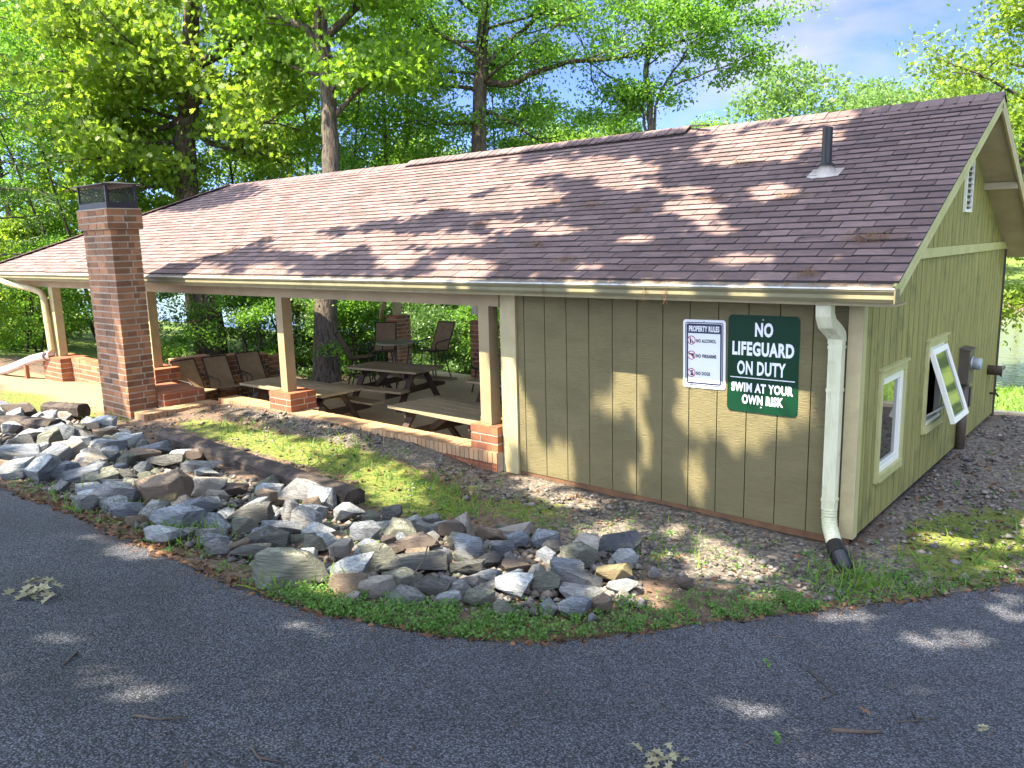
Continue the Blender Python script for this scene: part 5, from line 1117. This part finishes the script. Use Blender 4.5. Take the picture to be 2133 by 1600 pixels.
for i in order:
    x, y, k, s = spots[i]
    if k not in first: o = protos[k]; first[k] = True
    else: o = copy_tree(protos[k])
    cnt[k] = cnt.get(k, 0)+1
    o.location = (x, y, zs(x, y)-.1); o.rotation_euler = (0, 0, i*2.1); o.scale = (s, s, s)
    where = 'at the far left' if px_x((x, y, 3)) < 150 else ('behind the chimney side of the roof' if px_x((x, y, 3)) < 520 else ('between straight and limbed trees' if px_x((x, y, 3)) < 960 else 'behind the ridge right of the limbed tree'))
    tag(o, TL[k]+' '+where+', '+ORDS[cnt[k]-1]+' from left', 'tree', GW)
# understory bushes seen under the roof
GB = 'bushes behind the pavilion'
bprotos = [tree('bush', None, 'bush', (0, 0, -50), 61, 'bark_dark', 'leaf_dark', GB, H=2.9, r0=.05, cb=.06, spread=1.7, nlimb=20, nleaf=11000, sig=.26, lsize=.11, multi=4),
           tree('bush', None, 'bush', (0, 0, -50), 67, 'bark_dark', 'leaf_mid', GB, H=3.4, r0=.05, cb=.08, spread=1.8, nlimb=18, nleaf=9500, sig=.28, lsize=.115, multi=3),
           tree('bush', None, 'bush', (0, 0, -50), 71, 'bark_dark', 'leaf_lime', GB, H=3.0, r0=.04, cb=.10, spread=1.7, nlimb=16, nleaf=8000, sig=.28, lsize=.13, multi=3)]
bs = [(-20.2, 9.6, 0, 1.0), (-22.3, 8.2, 1, 1.0), (-18.2, 11.2, 0, 1.05), (-15.9, 10.4, 0, .95), (-14.2, 11.8, 1, 1.05), (-12.4, 10.2, 1, .9), (-10.6, 11.6, 0, 1.0), (-8.9, 12.0, 1, .95), (-24.6, 5.6, 1, 1.0), (-27.6, 3.4, 2, 1.05), (-25.3, 2.0, 1, .9), (-30.5, 3.9, 2, 1.35), (-29, 1.0, 2, 1.0), (-23.8, 9.9, 0, 1.2), (-7.2, 13.2, 0, 1.0), (-17, 14.3, 1, 1.2), (-13, 15, 0, 1.2), (-24.5, .2, 2, .7), (-33, -.5, 2, 1.2), (-20.5, 12.5, 1, 1.2), (-18.7, 9.6, 1, .9), (-11.5, 13.5, 1, 1.1), (-9.6, 14.5, 0, 1.1), (-21.5, 10.9, 2, 1.0), (-14.8, 9.4, 0, .7), (-15.8, 12.6, 2, 1.1)]
BL = ['glossy dark green bush', 'mid green bush', 'yellow-green bush']
cnt = {}; first = {}
for i in sorted(range(len(bs)), key=lambda i: px_x((bs[i][0], bs[i][1], 1))):
    x, y, k, s = bs[i]
    if k not in first: o = bprotos[k]; first[k] = 1
    else: o = copy_tree(bprotos[k])
    cnt[k] = cnt.get(k, 0)+1; pxx = px_x((x, y, 1))
    where = 'left of the chimney' if pxx < 200 else ('seen between the chimney and the middle post' if pxx < 580 else ('seen behind the tall table' if pxx < 880 else 'seen next to the right-hand post'))
    o.location = (x, y, zs(x, y)-.1); o.rotation_euler = (0, 0, i*1.7); o.scale = (s, s, s)
    tag(o, BL[k]+' '+where+', '+ORDS[cnt[k]-1]+' from left', 'bush', GB)
# wood across the cove
GF = 'trees across the cove'
fp = []
for s in (81, 83, 85):
    r_ = np.random.default_rng(s); C = []
    for q in range(46):
        a, e, d = r_.random()*2*PI, r_.uniform(-.3, 1.2), r_.uniform(2.4, 3.8); c_ = np.array([math.cos(a)*math.cos(e)*d, math.sin(a)*math.cos(e)*d, 7.5+math.sin(e)*d*1.25])
        g = r_.normal(0, 1, (150, 3)); g /= np.linalg.norm(g, axis=1)[:, None]; C.append(c_+g*np.array([1.5, 1.5, 1.05])*r_.uniform(.7, 1.1, (150, 1)))
    mb = MB(); mb.tube([(0, 0, -1), (0, 0, 4), (.2, 0, 8)], [.3, .25, .12], 7)
    C = np.concatenate(C); t = thing('far_tree', None, 'tree', (0, 0, -60), 0, GF); mb.build('trunk', M['bark_dark'], t)
    link('crown', leaf_mesh('crown', C, r_.uniform(.22, .40, len(C)), RHOMB, .9, M['leaf_far' if s != 83 else 'leaf_oak'], s), None, t); fp.append(t)
fr_ = random.Random(3); k = 0; used = set()
FS = []
for row, (yy, st) in enumerate(((52, 6.0), (62, 6.5), (76, 7.5), (94, 8.5), (118, 9.5))):
    x = -62-row*9
    while x < 14+row*3: FS.append((x+fr_.uniform(-1.5, 1.5), yy+fr_.uniform(-3.5, 3.5))); x += st
for x, y in FS:
    i = fr_.randrange(3)
    if i not in used: o = fp[i]; used.add(i)
    else: o = copy_tree(fp[i])
    s = fr_.uniform(.75, 1.25); o.location = (x, y, zs(x, y)-.6); o.rotation_euler = (0, 0, fr_.uniform(0, 6)); o.scale = (s, s, s*fr_.uniform(.9, 1.15))
    tag(o, 'hazy green tree in the wood across the cove', 'tree', GF)
for i in range(3):
    if i not in used:
        for c in list(fp[i].children): bpy.data.objects.remove(c)
        bpy.data.objects.remove(fp[i])
# trees of the lawn at the right, outside the frame: they fill the windows' reflections
GR = 'lawn trees beyond the right edge'
for i, (x, y, s) in enumerate(((15, 5, 1.0), (19, 13, 1.2), (13, 20, 1.0), (22, -2, 1.2))):
    o = copy_tree(protos[2]); o.location = (x, y, zs(x, y)-.1); o.scale = (s, s, s); o.rotation_euler = (0, 0, i*1.3); tag(o, 'yellow-green lawn tree standing right of the gable wall', 'tree', GR)

# ------------------------------------------------------------------ unseen shade trees behind the photographer, crowns shaped to cast the dapple
LIT = "g -7.19 -1.32 1.43 0.18 0.76 -0.55;g -4.77 -1.38 0.74 -0.03 0.54 -0.59;g -6.45 -3.15 0.33 0.39 0.92 -0.45;g -5.94 -2.63 0.28 0.31 0.54 -0.32;g -4.82 -2.34 0.53 0.16 0.45 -0.36;g -2.84 -2.66 0.27 0.27 0.32 -0.30;g -2.37 -3.80 0.13 0.16 0.27 -0.21;g -4.05 -2.49 0.13 0.14 0.39 -0.30;g -0.71 -1.14 0.42 0.12 0.22 -0.54;g -0.92 -2.32 0.34 0.12 0.19 -0.34;g -3.57 -0.13 0.76 -0.32 0.27 -0.49;g -2.79 -0.35 0.45 -0.13 0.20 -0.36;g -1.88 -1.07 0.24 0.21 0.20 -0.31;g 0.94 1.40 0.50 0.37 0.14 -0.85;g 0.58 0.59 0.20 0.15 0.06 -0.25;g 0.52 3.05 0.17 0.11 0.05 -0.30;g 0.54 -1.62 0.15 0.14 0.08 -0.26;g 1.17 -1.55 0.17 0.15 0.05 -0.24;g 0.66 -3.60 0.19 0.01 0.07 -0.22;g -1.77 -4.52 0.08 0.10 0.19 -0.13;g -4.03 -4.60 0.32 0.15 0.25 -0.13;g -1.45 -5.69 0.09 0.11 0.13 -0.06;g -2.46 -5.74 0.07 0.10 0.14 -0.05;g 1.35 -0.56 0.14 0.11 0.05 -0.32;g -12.79 -2.36 0.31 0.55 1.92 -0.66;g -9.38 -3.16 0.46 0.49 1.47 -0.54;g -9.00 -0.13 1.45 0.04 0.53 -0.36;g -6.53 0.16 0.63 0.08 0.23 -0.22;g -5.30 0.37 0.47 0.16 0.19 -0.22;g -2.31 -2.83 0.16 0.17 0.23 -0.23;g -4.81 0.30 0.16 0.19 0.22 -0.25;g -3.82 -3.11 0.13 0.17 0.30 -0.21;g -9.60 -0.96 0.79 0.30 0.65 -0.36;g -6.37 -0.83 0.51 0.08 0.38 -0.33;g -1.43 -0.68 0.14 0.12 0.10 -0.18;g 0.02 2.02 0.16 0.12 0.07 -0.27;g -8.35 -3.37 0.32 0.44 0.73 -0.28;g -6.96 -3.35 0.23 0.27 0.54 -0.24;g -7.28 -2.37 0.32 0.27 0.49 -0.26;g -4.39 -3.09 0.48 0.15 0.37 -0.27;g -3.13 -2.95 0.39 0.10 0.31 -0.28;g -1.91 -2.85 0.20 0.23 0.20 -0.22;g -2.38 -3.18 0.15 0.17 0.15 -0.13;g -1.67 -2.18 0.15 0.19 0.18 -0.24;g -1.46 -3.04 0.14 0.16 0.10 -0.12;g -3.05 -3.65 0.14 0.17 0.16 -0.11;g -7.80 -4.05 0.19 0.28 0.53 -0.18;r -4.50 -0.26 0.47 0.00 0.25 -0.27;r -5.84 -0.03 0.47 -0.00 0.28 -0.26;r -3.51 -0.54 0.27 0.01 0.08 -0.09;r -3.78 0.59 0.45 -0.03 0.12 -0.16;r -5.50 0.44 0.84 -0.03 0.20 -0.20;r -4.92 1.56 0.65 -0.07 0.26 -0.33;r -3.47 1.71 0.47 -0.06 0.11 -0.17;r -2.49 1.40 0.33 -0.04 0.07 -0.12;r -2.12 2.52 0.62 -0.13 0.23 -0.50;r -2.43 2.25 0.42 -0.08 0.10 -0.20;r -1.32 1.20 0.27 -0.03 0.09 -0.20;r -2.08 0.96 0.36 -0.03 0.15 -0.29;r -1.25 2.52 0.24 -0.06 0.09 -0.25;r -1.07 -0.12 0.33 -0.00 0.05 -0.10;r -8.30 0.41 1.03 -0.03 0.39 -0.30;r -10.42 -0.28 0.92 0.00 0.30 -0.17;r -8.47 -0.27 0.63 0.00 0.23 -0.16;r -8.67 1.49 1.70 -0.15 0.48 -0.40;r -4.89 2.41 0.98 -0.17 0.20 -0.27;r -1.05 3.19 0.49 -0.14 0.07 -0.21;r -2.47 0.32 0.25 -0.01 0.06 -0.10;r -2.70 -0.25 0.24 0.00 0.05 -0.07;r -0.17 -0.09 0.10 -0.00 0.02 -0.06;r -1.55 0.47 0.21 -0.01 0.06 -0.12;r -0.48 2.70 0.21 -0.06 0.05 -0.19;r -4.69 0.77 0.43 -0.03 0.15 -0.18;r -0.46 2.98 0.75 -0.01 0.11 -0.34;r -1.63 2.47 0.38 -0.08 0.09 -0.23;r -4.24 2.30 0.99 -0.17 0.24 -0.36;r -5.63 1.36 0.91 -0.09 0.22 -0.24;r -6.93 0.50 0.89 -0.04 0.29 -0.25;w -2.45 1.08 0.07 -0.17 -0.29 -0.12;w -2.12 0.70 0.09 0.03 0.06 -0.30;w -3.70 0.48 0.14 0.05 0.16 -0.49;w -3.21 0.21 0.15 0.05 0.06 -0.27;w -0.99 1.01 0.53 0.07 0.01 -0.19;w -1.44 1.14 0.26 0.03 0.00 -0.24;w -0.62 1.15 0.18 0.02 0.01 -0.23;w -4.03 0.68 0.11 0.01 -0.02 -0.66;w -4.04 0.32 0.11 0.02 -0.01 -0.36;w -0.98 0.77 0.19 0.03 0.00 -0.14;w -1.53 0.33 0.13 0.06 0.06 -0.19;w -2.27 0.15 0.09 0.04 0.06 -0.20;c -11.15 1.26 0.25 0.04 0.16 -0.69;c -11.12 0.55 0.25 0.04 0.03 -0.47;c -11.26 1.81 0.16 0.02 0.07 -0.30"
LP = {}
for e in LIT.split(';'):
    a = e.split(); LP.setdefault(a[0], []).append(tuple(map(float, a[1:])))
def lit(k, u, v):
    d = np.full(len(u), 9.0)
    for (cx, cy, ax, ay, bx, by) in LP[k]:
        e_ = {'w': 1.85, 'r': 1.35, 'g': 1.22, 'c': 1.2}[k]; ax, ay, bx, by = ax*e_, ay*e_, bx*e_, by*e_; det = ax*by-ay*bx; p = ((u-cx)*by-(v-cy)*bx)/det; q = (ax*(v-cy)-ay*(u-cx))/det; d = np.minimum(d, p*p+q*q)
    return d
g = np.random.default_rng(77); T_ = []
def keep(P, d, soft=.25, mul=1.0):
    m = g.random(len(P)) < np.clip((np.sqrt(d)-1.0+soft*.5)/soft, 0, 1)*mul
    return P[m]
n = 62000; x = g.uniform(-11.2, 5.0, n); y = g.uniform(-9.5, 8.5, n); m = ((y < 0) | (x > 0)) & ~((x > 3.6) & (y > -4)); x, y = x[m], y[m]
z = hgt(x, y); fade = np.clip((x+11.2)/1.5, .0, 1); T_.append(keep(np.c_[x, y, z], lit('g', x, y), 1.1, fade))
ROOFB = [[-12.73, -0.04], [-10.58, 0.56], [-9.33, 1.19], [-7.83, 1.49], [-6.4, 2.22], [-4.94, 2.73], [-3.39, 3.44], [-1.71, 3.43], [-0.01, 3.14]]
n = 22000; x = g.uniform(-17, .4, n); y = g.uniform(-.42, 3.2, n); z = ZE+(y-YE)*sz/sy
yb = np.interp(x, [p[0] for p in ROOFB], [p[1] for p in ROOFB]); dd = (yb-.40-y); wv = .22*np.sin(x*2.3)+.15*np.sin(x*5.1+1)
mul = np.clip((dd+wv)/.5, 0, 1)*np.clip((x+13)/1.5, 0, 1)
hip = ((x+15.1)/1.9)**2+((y-2.6-.0*x)/.55)**2; mul = np.maximum(mul, np.clip(1.3-hip, 0, .45))
hip2 = ((x+4.6)/1.6)**2+((y-2.9)/.32)**2; mul = np.maximum(mul, np.clip(1.5-hip2, 0, .75))
T_.append(keep(np.c_[x, y, z], lit('r', x, y), .6, mul))
n = 5000; x = g.uniform(-4.2, 0, n); z = g.uniform(0, 1.4, n); T_.append(keep(np.c_[x, 0*x, z], lit('w', x, z), .3))
n = 1800; x = g.uniform(-12.05, -11.04, n); z = g.uniform(0, 3.4, n); T_.append(keep(np.c_[x, 0*x-1.42, z], lit('c', x, z), .3))
TP = np.concatenate(T_)
cell = np.floor(TP[:, :2]*.55).astype(int); hz = 10.5+1.8*np.sin(cell[:, 0]*12.9+cell[:, 1]*78.2)+g.normal(0, .45, len(TP))
Q = TP+SUN[None, :]*((hz-TP[:, 2])/SUN[2])[:, None]
dq = Q-CAM; dep = dq@FW; uu = 1066.5+FPX*(dq@RX)/np.maximum(dep, .01); vv = 800-FPX*(dq@UY)/np.maximum(dep, .01)
inv = (dep > 0) & (uu > -120) & (uu < 2250) & (vv > -120) & (vv < 1700)
Q = Q[~inv]
for j, (bx, by, sel_) in enumerate(((-8.0, -15.5, Q[:, 0] < -4.0), (3.2, -15.0, Q[:, 0] >= -4.0))):
    C = Q[sel_]; bz = zs(bx, by); t = thing('shade_oak', ('left' if j == 0 else 'right')+' one of two unseen oaks behind the photographer, crown shaped to shade the drive', 'tree', (bx, by, bz))
    mb = MB(); rs = random.Random(90+j); ctr = C.mean(0)
    tr = [Vector((0, 0, -.3)), Vector((.05, .1, 3)), Vector((.1, .3, 6)), Vector((ctr[0]*.15-bx*.15, .9, 8.2))]
    mb.tube(tr, [.42, .34, .29, .22], 12)
    for k in range(5):
        c = C[rs.randrange(len(C))]; e = Vector((c[0]-bx, c[1]-by, c[2]-bz)); a = tr[3]; q = [a.lerp(e, f)+Vector((rs.uniform(-.2, .2), rs.uniform(-.2, .2), .8*math.sin(f*PI))) for f in (0, .2, .4, .6, .8, 1)]
        mb.tube(q, [.05, .042, .035, .028, .02, .01], 6, False)
    mb.build('trunk', M['bark'], t)
    link('crown', leaf_mesh('crown', C-np.array([bx, by, bz]), g.uniform(.22, .38, len(C)), OAK, 1.2, M['leaf_oak'], 5+j), None, t)

# ------------------------------------------------------------------ ground cover
g = np.random.default_rng(123)
def edge_off(t0, t1, n, d0, d1, power=1.6):
    xs = g.uniform(t0, t1, n); ys = np.interp(xs, EDGE[:, 0], EDGE[:, 1]); i = np.clip(np.searchsorted(EDGE[:, 0], xs), 1, len(EDGE)-2)
    tx = EDGE[i+1]-EDGE[i-1]; tx /= np.linalg.norm(tx, axis=1)[:, None]+1e-9; d = d0+(d1-d0)*g.random(n)**power
    return xs-tx[:, 1]*d, ys+tx[:, 0]*d
def plants(P, nl, rad, hgt_, ls):
    n = len(P); k = nl; C = np.repeat(P, k, 0); a = g.random(n*k)*2*PI; q = np.sqrt(g.random(n*k))*np.repeat(g.uniform(.6, 1.3, n), k)*rad
    C[:, 0] += np.cos(a)*q; C[:, 1] += np.sin(a)*q; C[:, 2] += g.random(n*k)*np.repeat(g.uniform(.4, 1.2, n), k)*hgt_+.008
    return C
def onground(x, y): return np.c_[x, y, hgt(x, y)]
W = [plants(onground(*edge_off(-2.5, .35, 820, .0, .55, 1.5)), 12, .055, .075, 0), plants(onground(*edge_off(.1, 1.9, 170, .02, .5)), 8, .05, .06, 0), plants(onground(*edge_off(-7.5, -2.6, 120, .05, .55)), 8, .05, .06, 0)]
def scat(cx, cy, rx, ry, n): a = g.normal(0, .5, (n, 2)); return onground(cx+a[:, 0]*rx, cy+a[:, 1]*ry)
W += [plants(scat(.35, -.75, .8, .6, 130), 8, .05, .07, 0), plants(scat(-4.3, -1.3, 1.5, .8, 190), 7, .05, .05, 0), plants(scat(-6.6, -1.1, 2.4, .5, 130), 7, .045, .04, 0), plants(scat(-2.3, -1.35, 1.3, .5, 80), 8, .06, .07, 0), plants(scat(-1.0, -.9, 1.5, .7, 110), 7, .045, .04, 0), plants(scat(1.2, 1.2, 1.2, 1.5, 130), 7, .04, .04, 0), plants(scat(-3.3, -3.3, 3.5, 1.2, 150), 7, .05, .07, 0), plants(scat(-8, -3.2, 4, 1.2, 120), 7, .05, .07, 0)]
C = np.concatenate(W); C = C[~in_drive(C[:, 0], C[:, 1]+.03)]; C = C[~(((C[:, 0] < -.1) & (C[:, 1] > -.16) & (C[:, 0] > -4.2)) | ((C[:, 0] <= -4.1) & (C[:, 1] > -.2)) | ((C[:, 0] < .04) & (C[:, 1] > -.05)))]
tag(link('weeds', leaf_mesh('weeds', C, g.uniform(.014, .032, len(C)), ROUND, 1.3, M['weed'], 8)), 'low bright green weeds growing along the drive edge and among the stones', None, None, 'stuff')
G_ = []
for cx, cy, n, s in ((-4.45, -3.95, 60, .2), (-4.1, -4.05, 40, .15), (-2.6, -4.1, 40, .2), (.55, -.95, 60, .25), (.25, -.7, 40, .15), (-6.4, -.9, 70, .5), (-5.2, -1.2, 60, .5), (-3.9, -1.2, 60, .4), (.9, -.3, 40, .3), (-8.4, -1.0, 40, .4), (-3.4, -1.5, 30, .2), (-1.2, -1.15, 30, .5), (-11.4, -1.5, 20, .3), (1.3, .6, 60, .5), (-5.6, -4.0, 50, .4)):
    G_.append(scat(cx, cy, s*2, s*1.4, n*3))
G_ = np.concatenate(G_); G_ = G_[~((G_[:, 0] < .04) & (G_[:, 1] > -.2))]; G_ = G_[~in_drive(G_[:, 0], G_[:, 1]+.02)]
me = leaf_mesh('grass_tufts', G_, g.uniform(.07, .19, len(G_)), BLADE, .0, M['grass'], 9, .25, -1.6); tag(link('grass_tufts', me), 'thin grass tufts among the stones and on the mossy strip', None, None, 'stuff')
# lawn by the lake
x = g.uniform(-3, 8, 9000); y = g.uniform(8.2, 16.4, 9000); P = onground(x, y)
tag(link('lawn_grass', leaf_mesh('lawn_grass', P, g.uniform(.08, .16, len(P)), BLADE*np.array([1, 2]), .0, M['grass'], 19, .25, -1.6)), None, None, None, 'stuff')
# litter
xy = np.c_[g.uniform(-13, 3.5, 12000), g.uniform(-4.5, 5, 12000)]
ok = ~in_drive(xy[:, 0], xy[:, 1]) & ~((xy[:, 0] < 0.03) & (xy[:, 1] > -.17)); d_e = xy[:, 1]-np.interp(xy[:, 0], EDGE[:, 0], EDGE[:, 1])
ok &= g.random(len(xy)) < np.where(d_e < .45, .9, .5); xy = xy[ok]; P = np.c_[xy, hgt(xy[:, 0], xy[:, 1])+.012]
x, y = edge_off(-9, 2, 900, -.06, .25, 1.4); P = np.r_[P, np.c_[x, y, hgt(x, y)+.018]]
tag(link('leaf_litter', leaf_mesh('leaf_litter', P, g.uniform(.025, .075, len(P)), ROUND, 2.6, M['litter'], 12, .3)), 'brown leaf litter on the bank and along the drive edge', None, None, 'stuff')
# needles and specks on the drive and roof
x, y = g.uniform(-7, 4, 700), g.uniform(-8, 0, 700); m = in_drive(x, y+.05); x, y = x[m], y[m]; P = np.c_[x, y, hgt(x, y)+.016]
x, y = edge_off(-7, 1.5, 1500, -.18, .12, .8); P = np.r_[P, np.c_[x, y, hgt(x, y)+.018]]
tag(link('pine_needles', leaf_mesh('pine_needles', P, g.uniform(.03, .10, len(P)), NEEDLE, 5, M['straw'], 13, 0)), 'fallen pine needles strewn over the asphalt', None, None, 'stuff')
rn_ = np.array([0, nyv, nzv])
def roofpt(x, y, h): return np.c_[x, y+0*x+nyv*h, ZE+(y-YE)*sz/sy+nzv*h]
x, y = g.uniform(-17, .3, 1500), YE+3.6*g.random(1500)**1.5; P = roofpt(x, y, .022)
xg_ = g.uniform(-19, .3, 1500); yg = g.uniform(-.525, -.41, 1500); P = np.r_[P, np.c_[xg_, yg, 2.352+(yg+.512)*.41]]
tag(link('roof_needles', leaf_mesh('roof_needles', P, g.uniform(.04, .11, len(P)), NEEDLE*np.array([1, 1.3]), 1, M['straw'], 14, 0, 0, False, rn_*3)), 'rusty pine needles scattered on the shingles and gutter guard', None, None, 'stuff')
# gravel
N = 15000; x = g.uniform(-10.5, 3.2, N); y = g.uniform(-2.4, 7, N); gv = gravel_at(x, y); m = (g.random(N) < gv*1.1) & ~((x < .035) & (y > -.16) & (x > -10.4)) & ~in_drive(x, y); x, y = x[m], y[m]
x2, y2 = g.uniform(-10, 2.5, 1500), g.uniform(-4.3, 0, 1500); m = ~in_drive(x2, y2-.05) & ~((x2 < .035) & (y2 > -.16)); x, y = np.r_[x, x2[m]], np.r_[y, y2[m]]
n0 = len(x); hx, hy = g.uniform(-13.8, -.4, 9000), g.uniform(-4.5, -1.3, 9000); m = inpoly(hx, hy, HEAP) & ~in_drive(hx, hy-.10); hx, hy = hx[m], hy[m]
x, y = np.r_[x, hx], np.r_[y, hy]; n = len(x); s = g.uniform(.012, .034, n)*np.where(g.random(n) < .06, 1.9, 1); s[n0:] = g.uniform(.02, .062, n-n0)
base = np.array([(1, 0, 0), (0, 1, 0), (-1, 0, 0), (0, -1, 0), (.2, .1, .62), (-.1, -.2, -.5)]); V = base[None]*g.uniform(.55, 1.3, (n, 6, 3)); a = g.random(n)*2*PI; ca, sa = np.cos(a), np.sin(a)
X = V[:, :, 0]*ca[:, None]-V[:, :, 1]*sa[:, None]; Y = V[:, :, 0]*sa[:, None]+V[:, :, 1]*ca[:, None]
V = np.stack([X*s[:, None]+x[:, None], Y*s[:, None]+y[:, None], V[:, :, 2]*s[:, None]+hgt(x, y)[:, None]+s[:, None]*.3], 2).reshape(-1, 3)
F = np.array([(0, 1, 4), (1, 2, 4), (2, 3, 4), (3, 0, 4), (1, 0, 5), (2, 1, 5), (3, 2, 5), (0, 3, 5)])
F = (np.arange(n)[:, None, None]*6+F[None]).reshape(-1, 3).astype(np.int32); me = mesh_np('gravel', V, F); me.materials.append(M['gravel'])
tag(link('gravel', me), 'loose grey and tan gravel strip along the foot of the wood walls', None, None, 'stuff')

# ------------------------------------------------------------------ single litter pieces
DEB = [[-0.04, 0.22], [-4.22, 1.29], [-3.61, 1.16], [-1.92, 1.11], [-1.11, 1.07], [-3.7, 0.21], [-3.06, -0.11], [-6.33, 1.28], [-2.0, 1.98], [-0.32, -0.35], [-8.25, 0.84], [-9.77, 0.61], [-10.25, 0.17], [-5.13, 0.79], [-2.81, 0.97]]
for i, (x, y) in enumerate(DEB):
    big = i == 0; n = 120 if big else 40; a = g.normal(0, 1, (n, 2))*np.array([.09, .035])*(1.5 if big else .8)
    P = roofpt(x+a[:, 0], y+a[:, 1], .035); o0 = np.array([x, y, ZE+(y-YE)*sz/sy])
    o = link('needle_clump', leaf_mesh('needle_clump', P-o0, g.uniform(.05, .14, n), NEEDLE*np.array([1, 1.3]), 1, M['straw'], 30+i, 0, 0, False, rn_*1.2), None, None, tuple(o0))
    tag(o, 'largest brown clump of pine straw, low on the roof at the right end' if big else 'small rusty tuft of pine straw caught on the shingles', 'debris', None if big else 'straw tufts on the roof')
for k, px_ in enumerate((-1.83, -1.60, -3.05)):
    o0 = np.array([px_, -.538, 2.30]); P = g.normal(0, 1, (26, 3))*np.array([.012, .004, .05])+np.array([0, 0, -.05])
    me = leaf_mesh('gutter_straw', P, g.uniform(.04, .08, 26), NEEDLE*np.array([1, 1.2]), 0, M['straw'], 60+k, 0, 6)
    tag(link('gutter_straw', me, None, None, tuple(o0)), 'strand of pine straw hanging from the gutter lip above the wood wall', 'debris', 'straw strands on the gutter')
def twig(label, pts, r, grp=None, forks=()):
    b = Vector(pts[0]); mb = MB(); P = [Vector(p)-b for p in pts]; mb.tube(P, [r*(1-.5*i/len(P)) for i in range(len(P))], 6)
    for f in forks: mb.tube([Vector(p)-b for p in f], [r*.6]*len(f), 5)
    return tag(mb.build('twig', M['twig'], None, tuple(b)), label, 'twig', grp)
def gp(x, y, h=.02): return (x, y, zs(x, y)+h)
def rpt(x, y, h=.035): return tuple(roofpt(np.array([x]), np.array([y]), h)[0])
x, y = DEB[0]; twig('dark crooked twig lying across the straw clump on the roof', [rpt(x-.1, y+.12, .06), rpt(x-.12, y+.02, .06), rpt(x, y-.04), rpt(x+.2, y-.05), rpt(x+.36, y-.03)], .009)
DT = [[-0.57, 0.2], [0.17, 0.3], [-11.05, -0.28], [-10.4, 0.17], [0.33, 0.21]]
twig('thin pale bent twig on the shingles left of the straw clump', [rpt(DT[0][0]-.1, DT[0][1]-.06), rpt(DT[0][0]-.08, DT[0][1]+.03), rpt(DT[0][0]+.15, DT[0][1]+.04)], .006)
twig('thin pale curved twig on the shingles right of the straw clump', [rpt(DT[1][0]-.12, DT[1][1]-.03), rpt(DT[1][0]-.05, DT[1][1]+.05), rpt(DT[1][0]+.15, DT[1][1]+.05)], .006)
twig('bare branching twig low on the roof right of the chimney', [rpt(DT[3][0]-.4, DT[3][1]-.2), rpt(DT[3][0], DT[3][1]), rpt(DT[3][0]+.3, DT[3][1]+.12)], .009, None, [[rpt(DT[3][0], DT[3][1]), rpt(DT[3][0]+.05, DT[3][1]+.22)]])
twig('small twig by the gutter left of the chimney', [rpt(DT[2][0]-.25, DT[2][1]), rpt(DT[2][0]+.15, DT[2][1]+.06)], .009)
twig('long thin curved twig on the asphalt at the right', [gp(.66, -2.86), gp(.80, -3.0), gp(.90, -3.12), gp(.86, -3.24)], .0045)
twig('forked pale twig on the asphalt near the right edge', [gp(1.26, -3.06), gp(1.32, -3.17), gp(1.25, -3.26)], .005, None, [[gp(1.30, -3.14), gp(1.38, -3.08)]])
twig('short thick dark bark stick on the asphalt', [gp(1.04, -3.60), gp(1.17, -3.50), gp(1.22, -3.44)], .012)
twig('pale straight twig on the asphalt at the left', [gp(-2.12, -5.72), gp(-2.02, -5.80), gp(-1.98, -5.84)], .006)
twig('dark curved twig on the asphalt left of the middle', [gp(-1.20, -5.84), gp(-1.10, -5.78), gp(-1.04, -5.68)], .006)
twig('brown twig at the bottom of the drive left of the middle', [gp(-.62, -5.63), gp(-.52, -5.66), gp(-.44, -5.62)], .006)
twig('long bare stick lying along the drive edge below the largest boulder', [gp(-3.05, -4.12, .06), gp(-2.75, -4.25, .05), gp(-2.45, -4.32, .04), gp(-2.15, -4.33, .03)], .009, None, [[gp(-2.75, -4.25, .05), gp(-2.6, -4.08, .07)]])
twig('bare forked stick standing among the rocks right of the largest boulder', [gp(-1.95, -3.6, .02), gp(-1.97, -3.5, .12), gp(-1.9, -3.45, .24), gp(-1.93, -3.38, .33)], .008, None, [[gp(-1.97, -3.5, .12), gp(-1.8, -3.55, .20)]])
def sprig(name, label, cx, cy, n, spread, ls, mat, seed, stem=True, curl=.12, h=.02):
    t = thing(name, label, 'fallen leaves', (cx, cy, zs(cx, cy)+.012)); q = np.random.default_rng(seed)
    if stem: mb = MB(); mb.tube([(-spread*.9, .02, .02), (0, 0, .03), (spread*.7, .05, .015)], [.006, .005, .003], 6); mb.build('stem', M['twig'], t)
    for i in range(n):
        a = q.random()*2*PI; d = q.random()*spread; c = np.array([[math.cos(a)*d, math.sin(a)*d*.7, h+q.random()*.03]])
        me = leaf_mesh('leaf', c, ls*q.uniform(.8, 1.15), OAK*np.array([1, .6]), 1.2, M[mat], seed+i*3, curl, 0, True)
        link('leaf', me, None, t)
    return t
sprig('oak_sprig', 'spray of large pale dried oak leaves on the asphalt at the left edge', -3.28, -5.52, 17, .21, .135, 'pale_leaf', 3)
sprig('dry_leaves', 'curled dry oak leaves on the asphalt at the bottom edge', .62, -4.47, 14, .12, .075, 'pale_leaf', 13, False, .3)
sprig('leaf_piece', 'single brown leaf on the asphalt at the lower right', 1.10, -3.27, 1, .01, .09, 'litter', 23, False)
sprig('leaf_piece', 'small green leaf sprig on the asphalt right of the middle', .47, -2.98, 4, .03, .05, 'weed', 33, False)
sprig('leaf_piece', 'small pale green leaf sprig just right of the curled dry leaves', .92, -3.95, 5, .035, .05, 'weed', 43, False)
sprig('leaf_piece', 'tan dry leaf on the asphalt at the far lower right', 1.58, -3.10, 2, .01, .06, 'pale_leaf', 53, False)
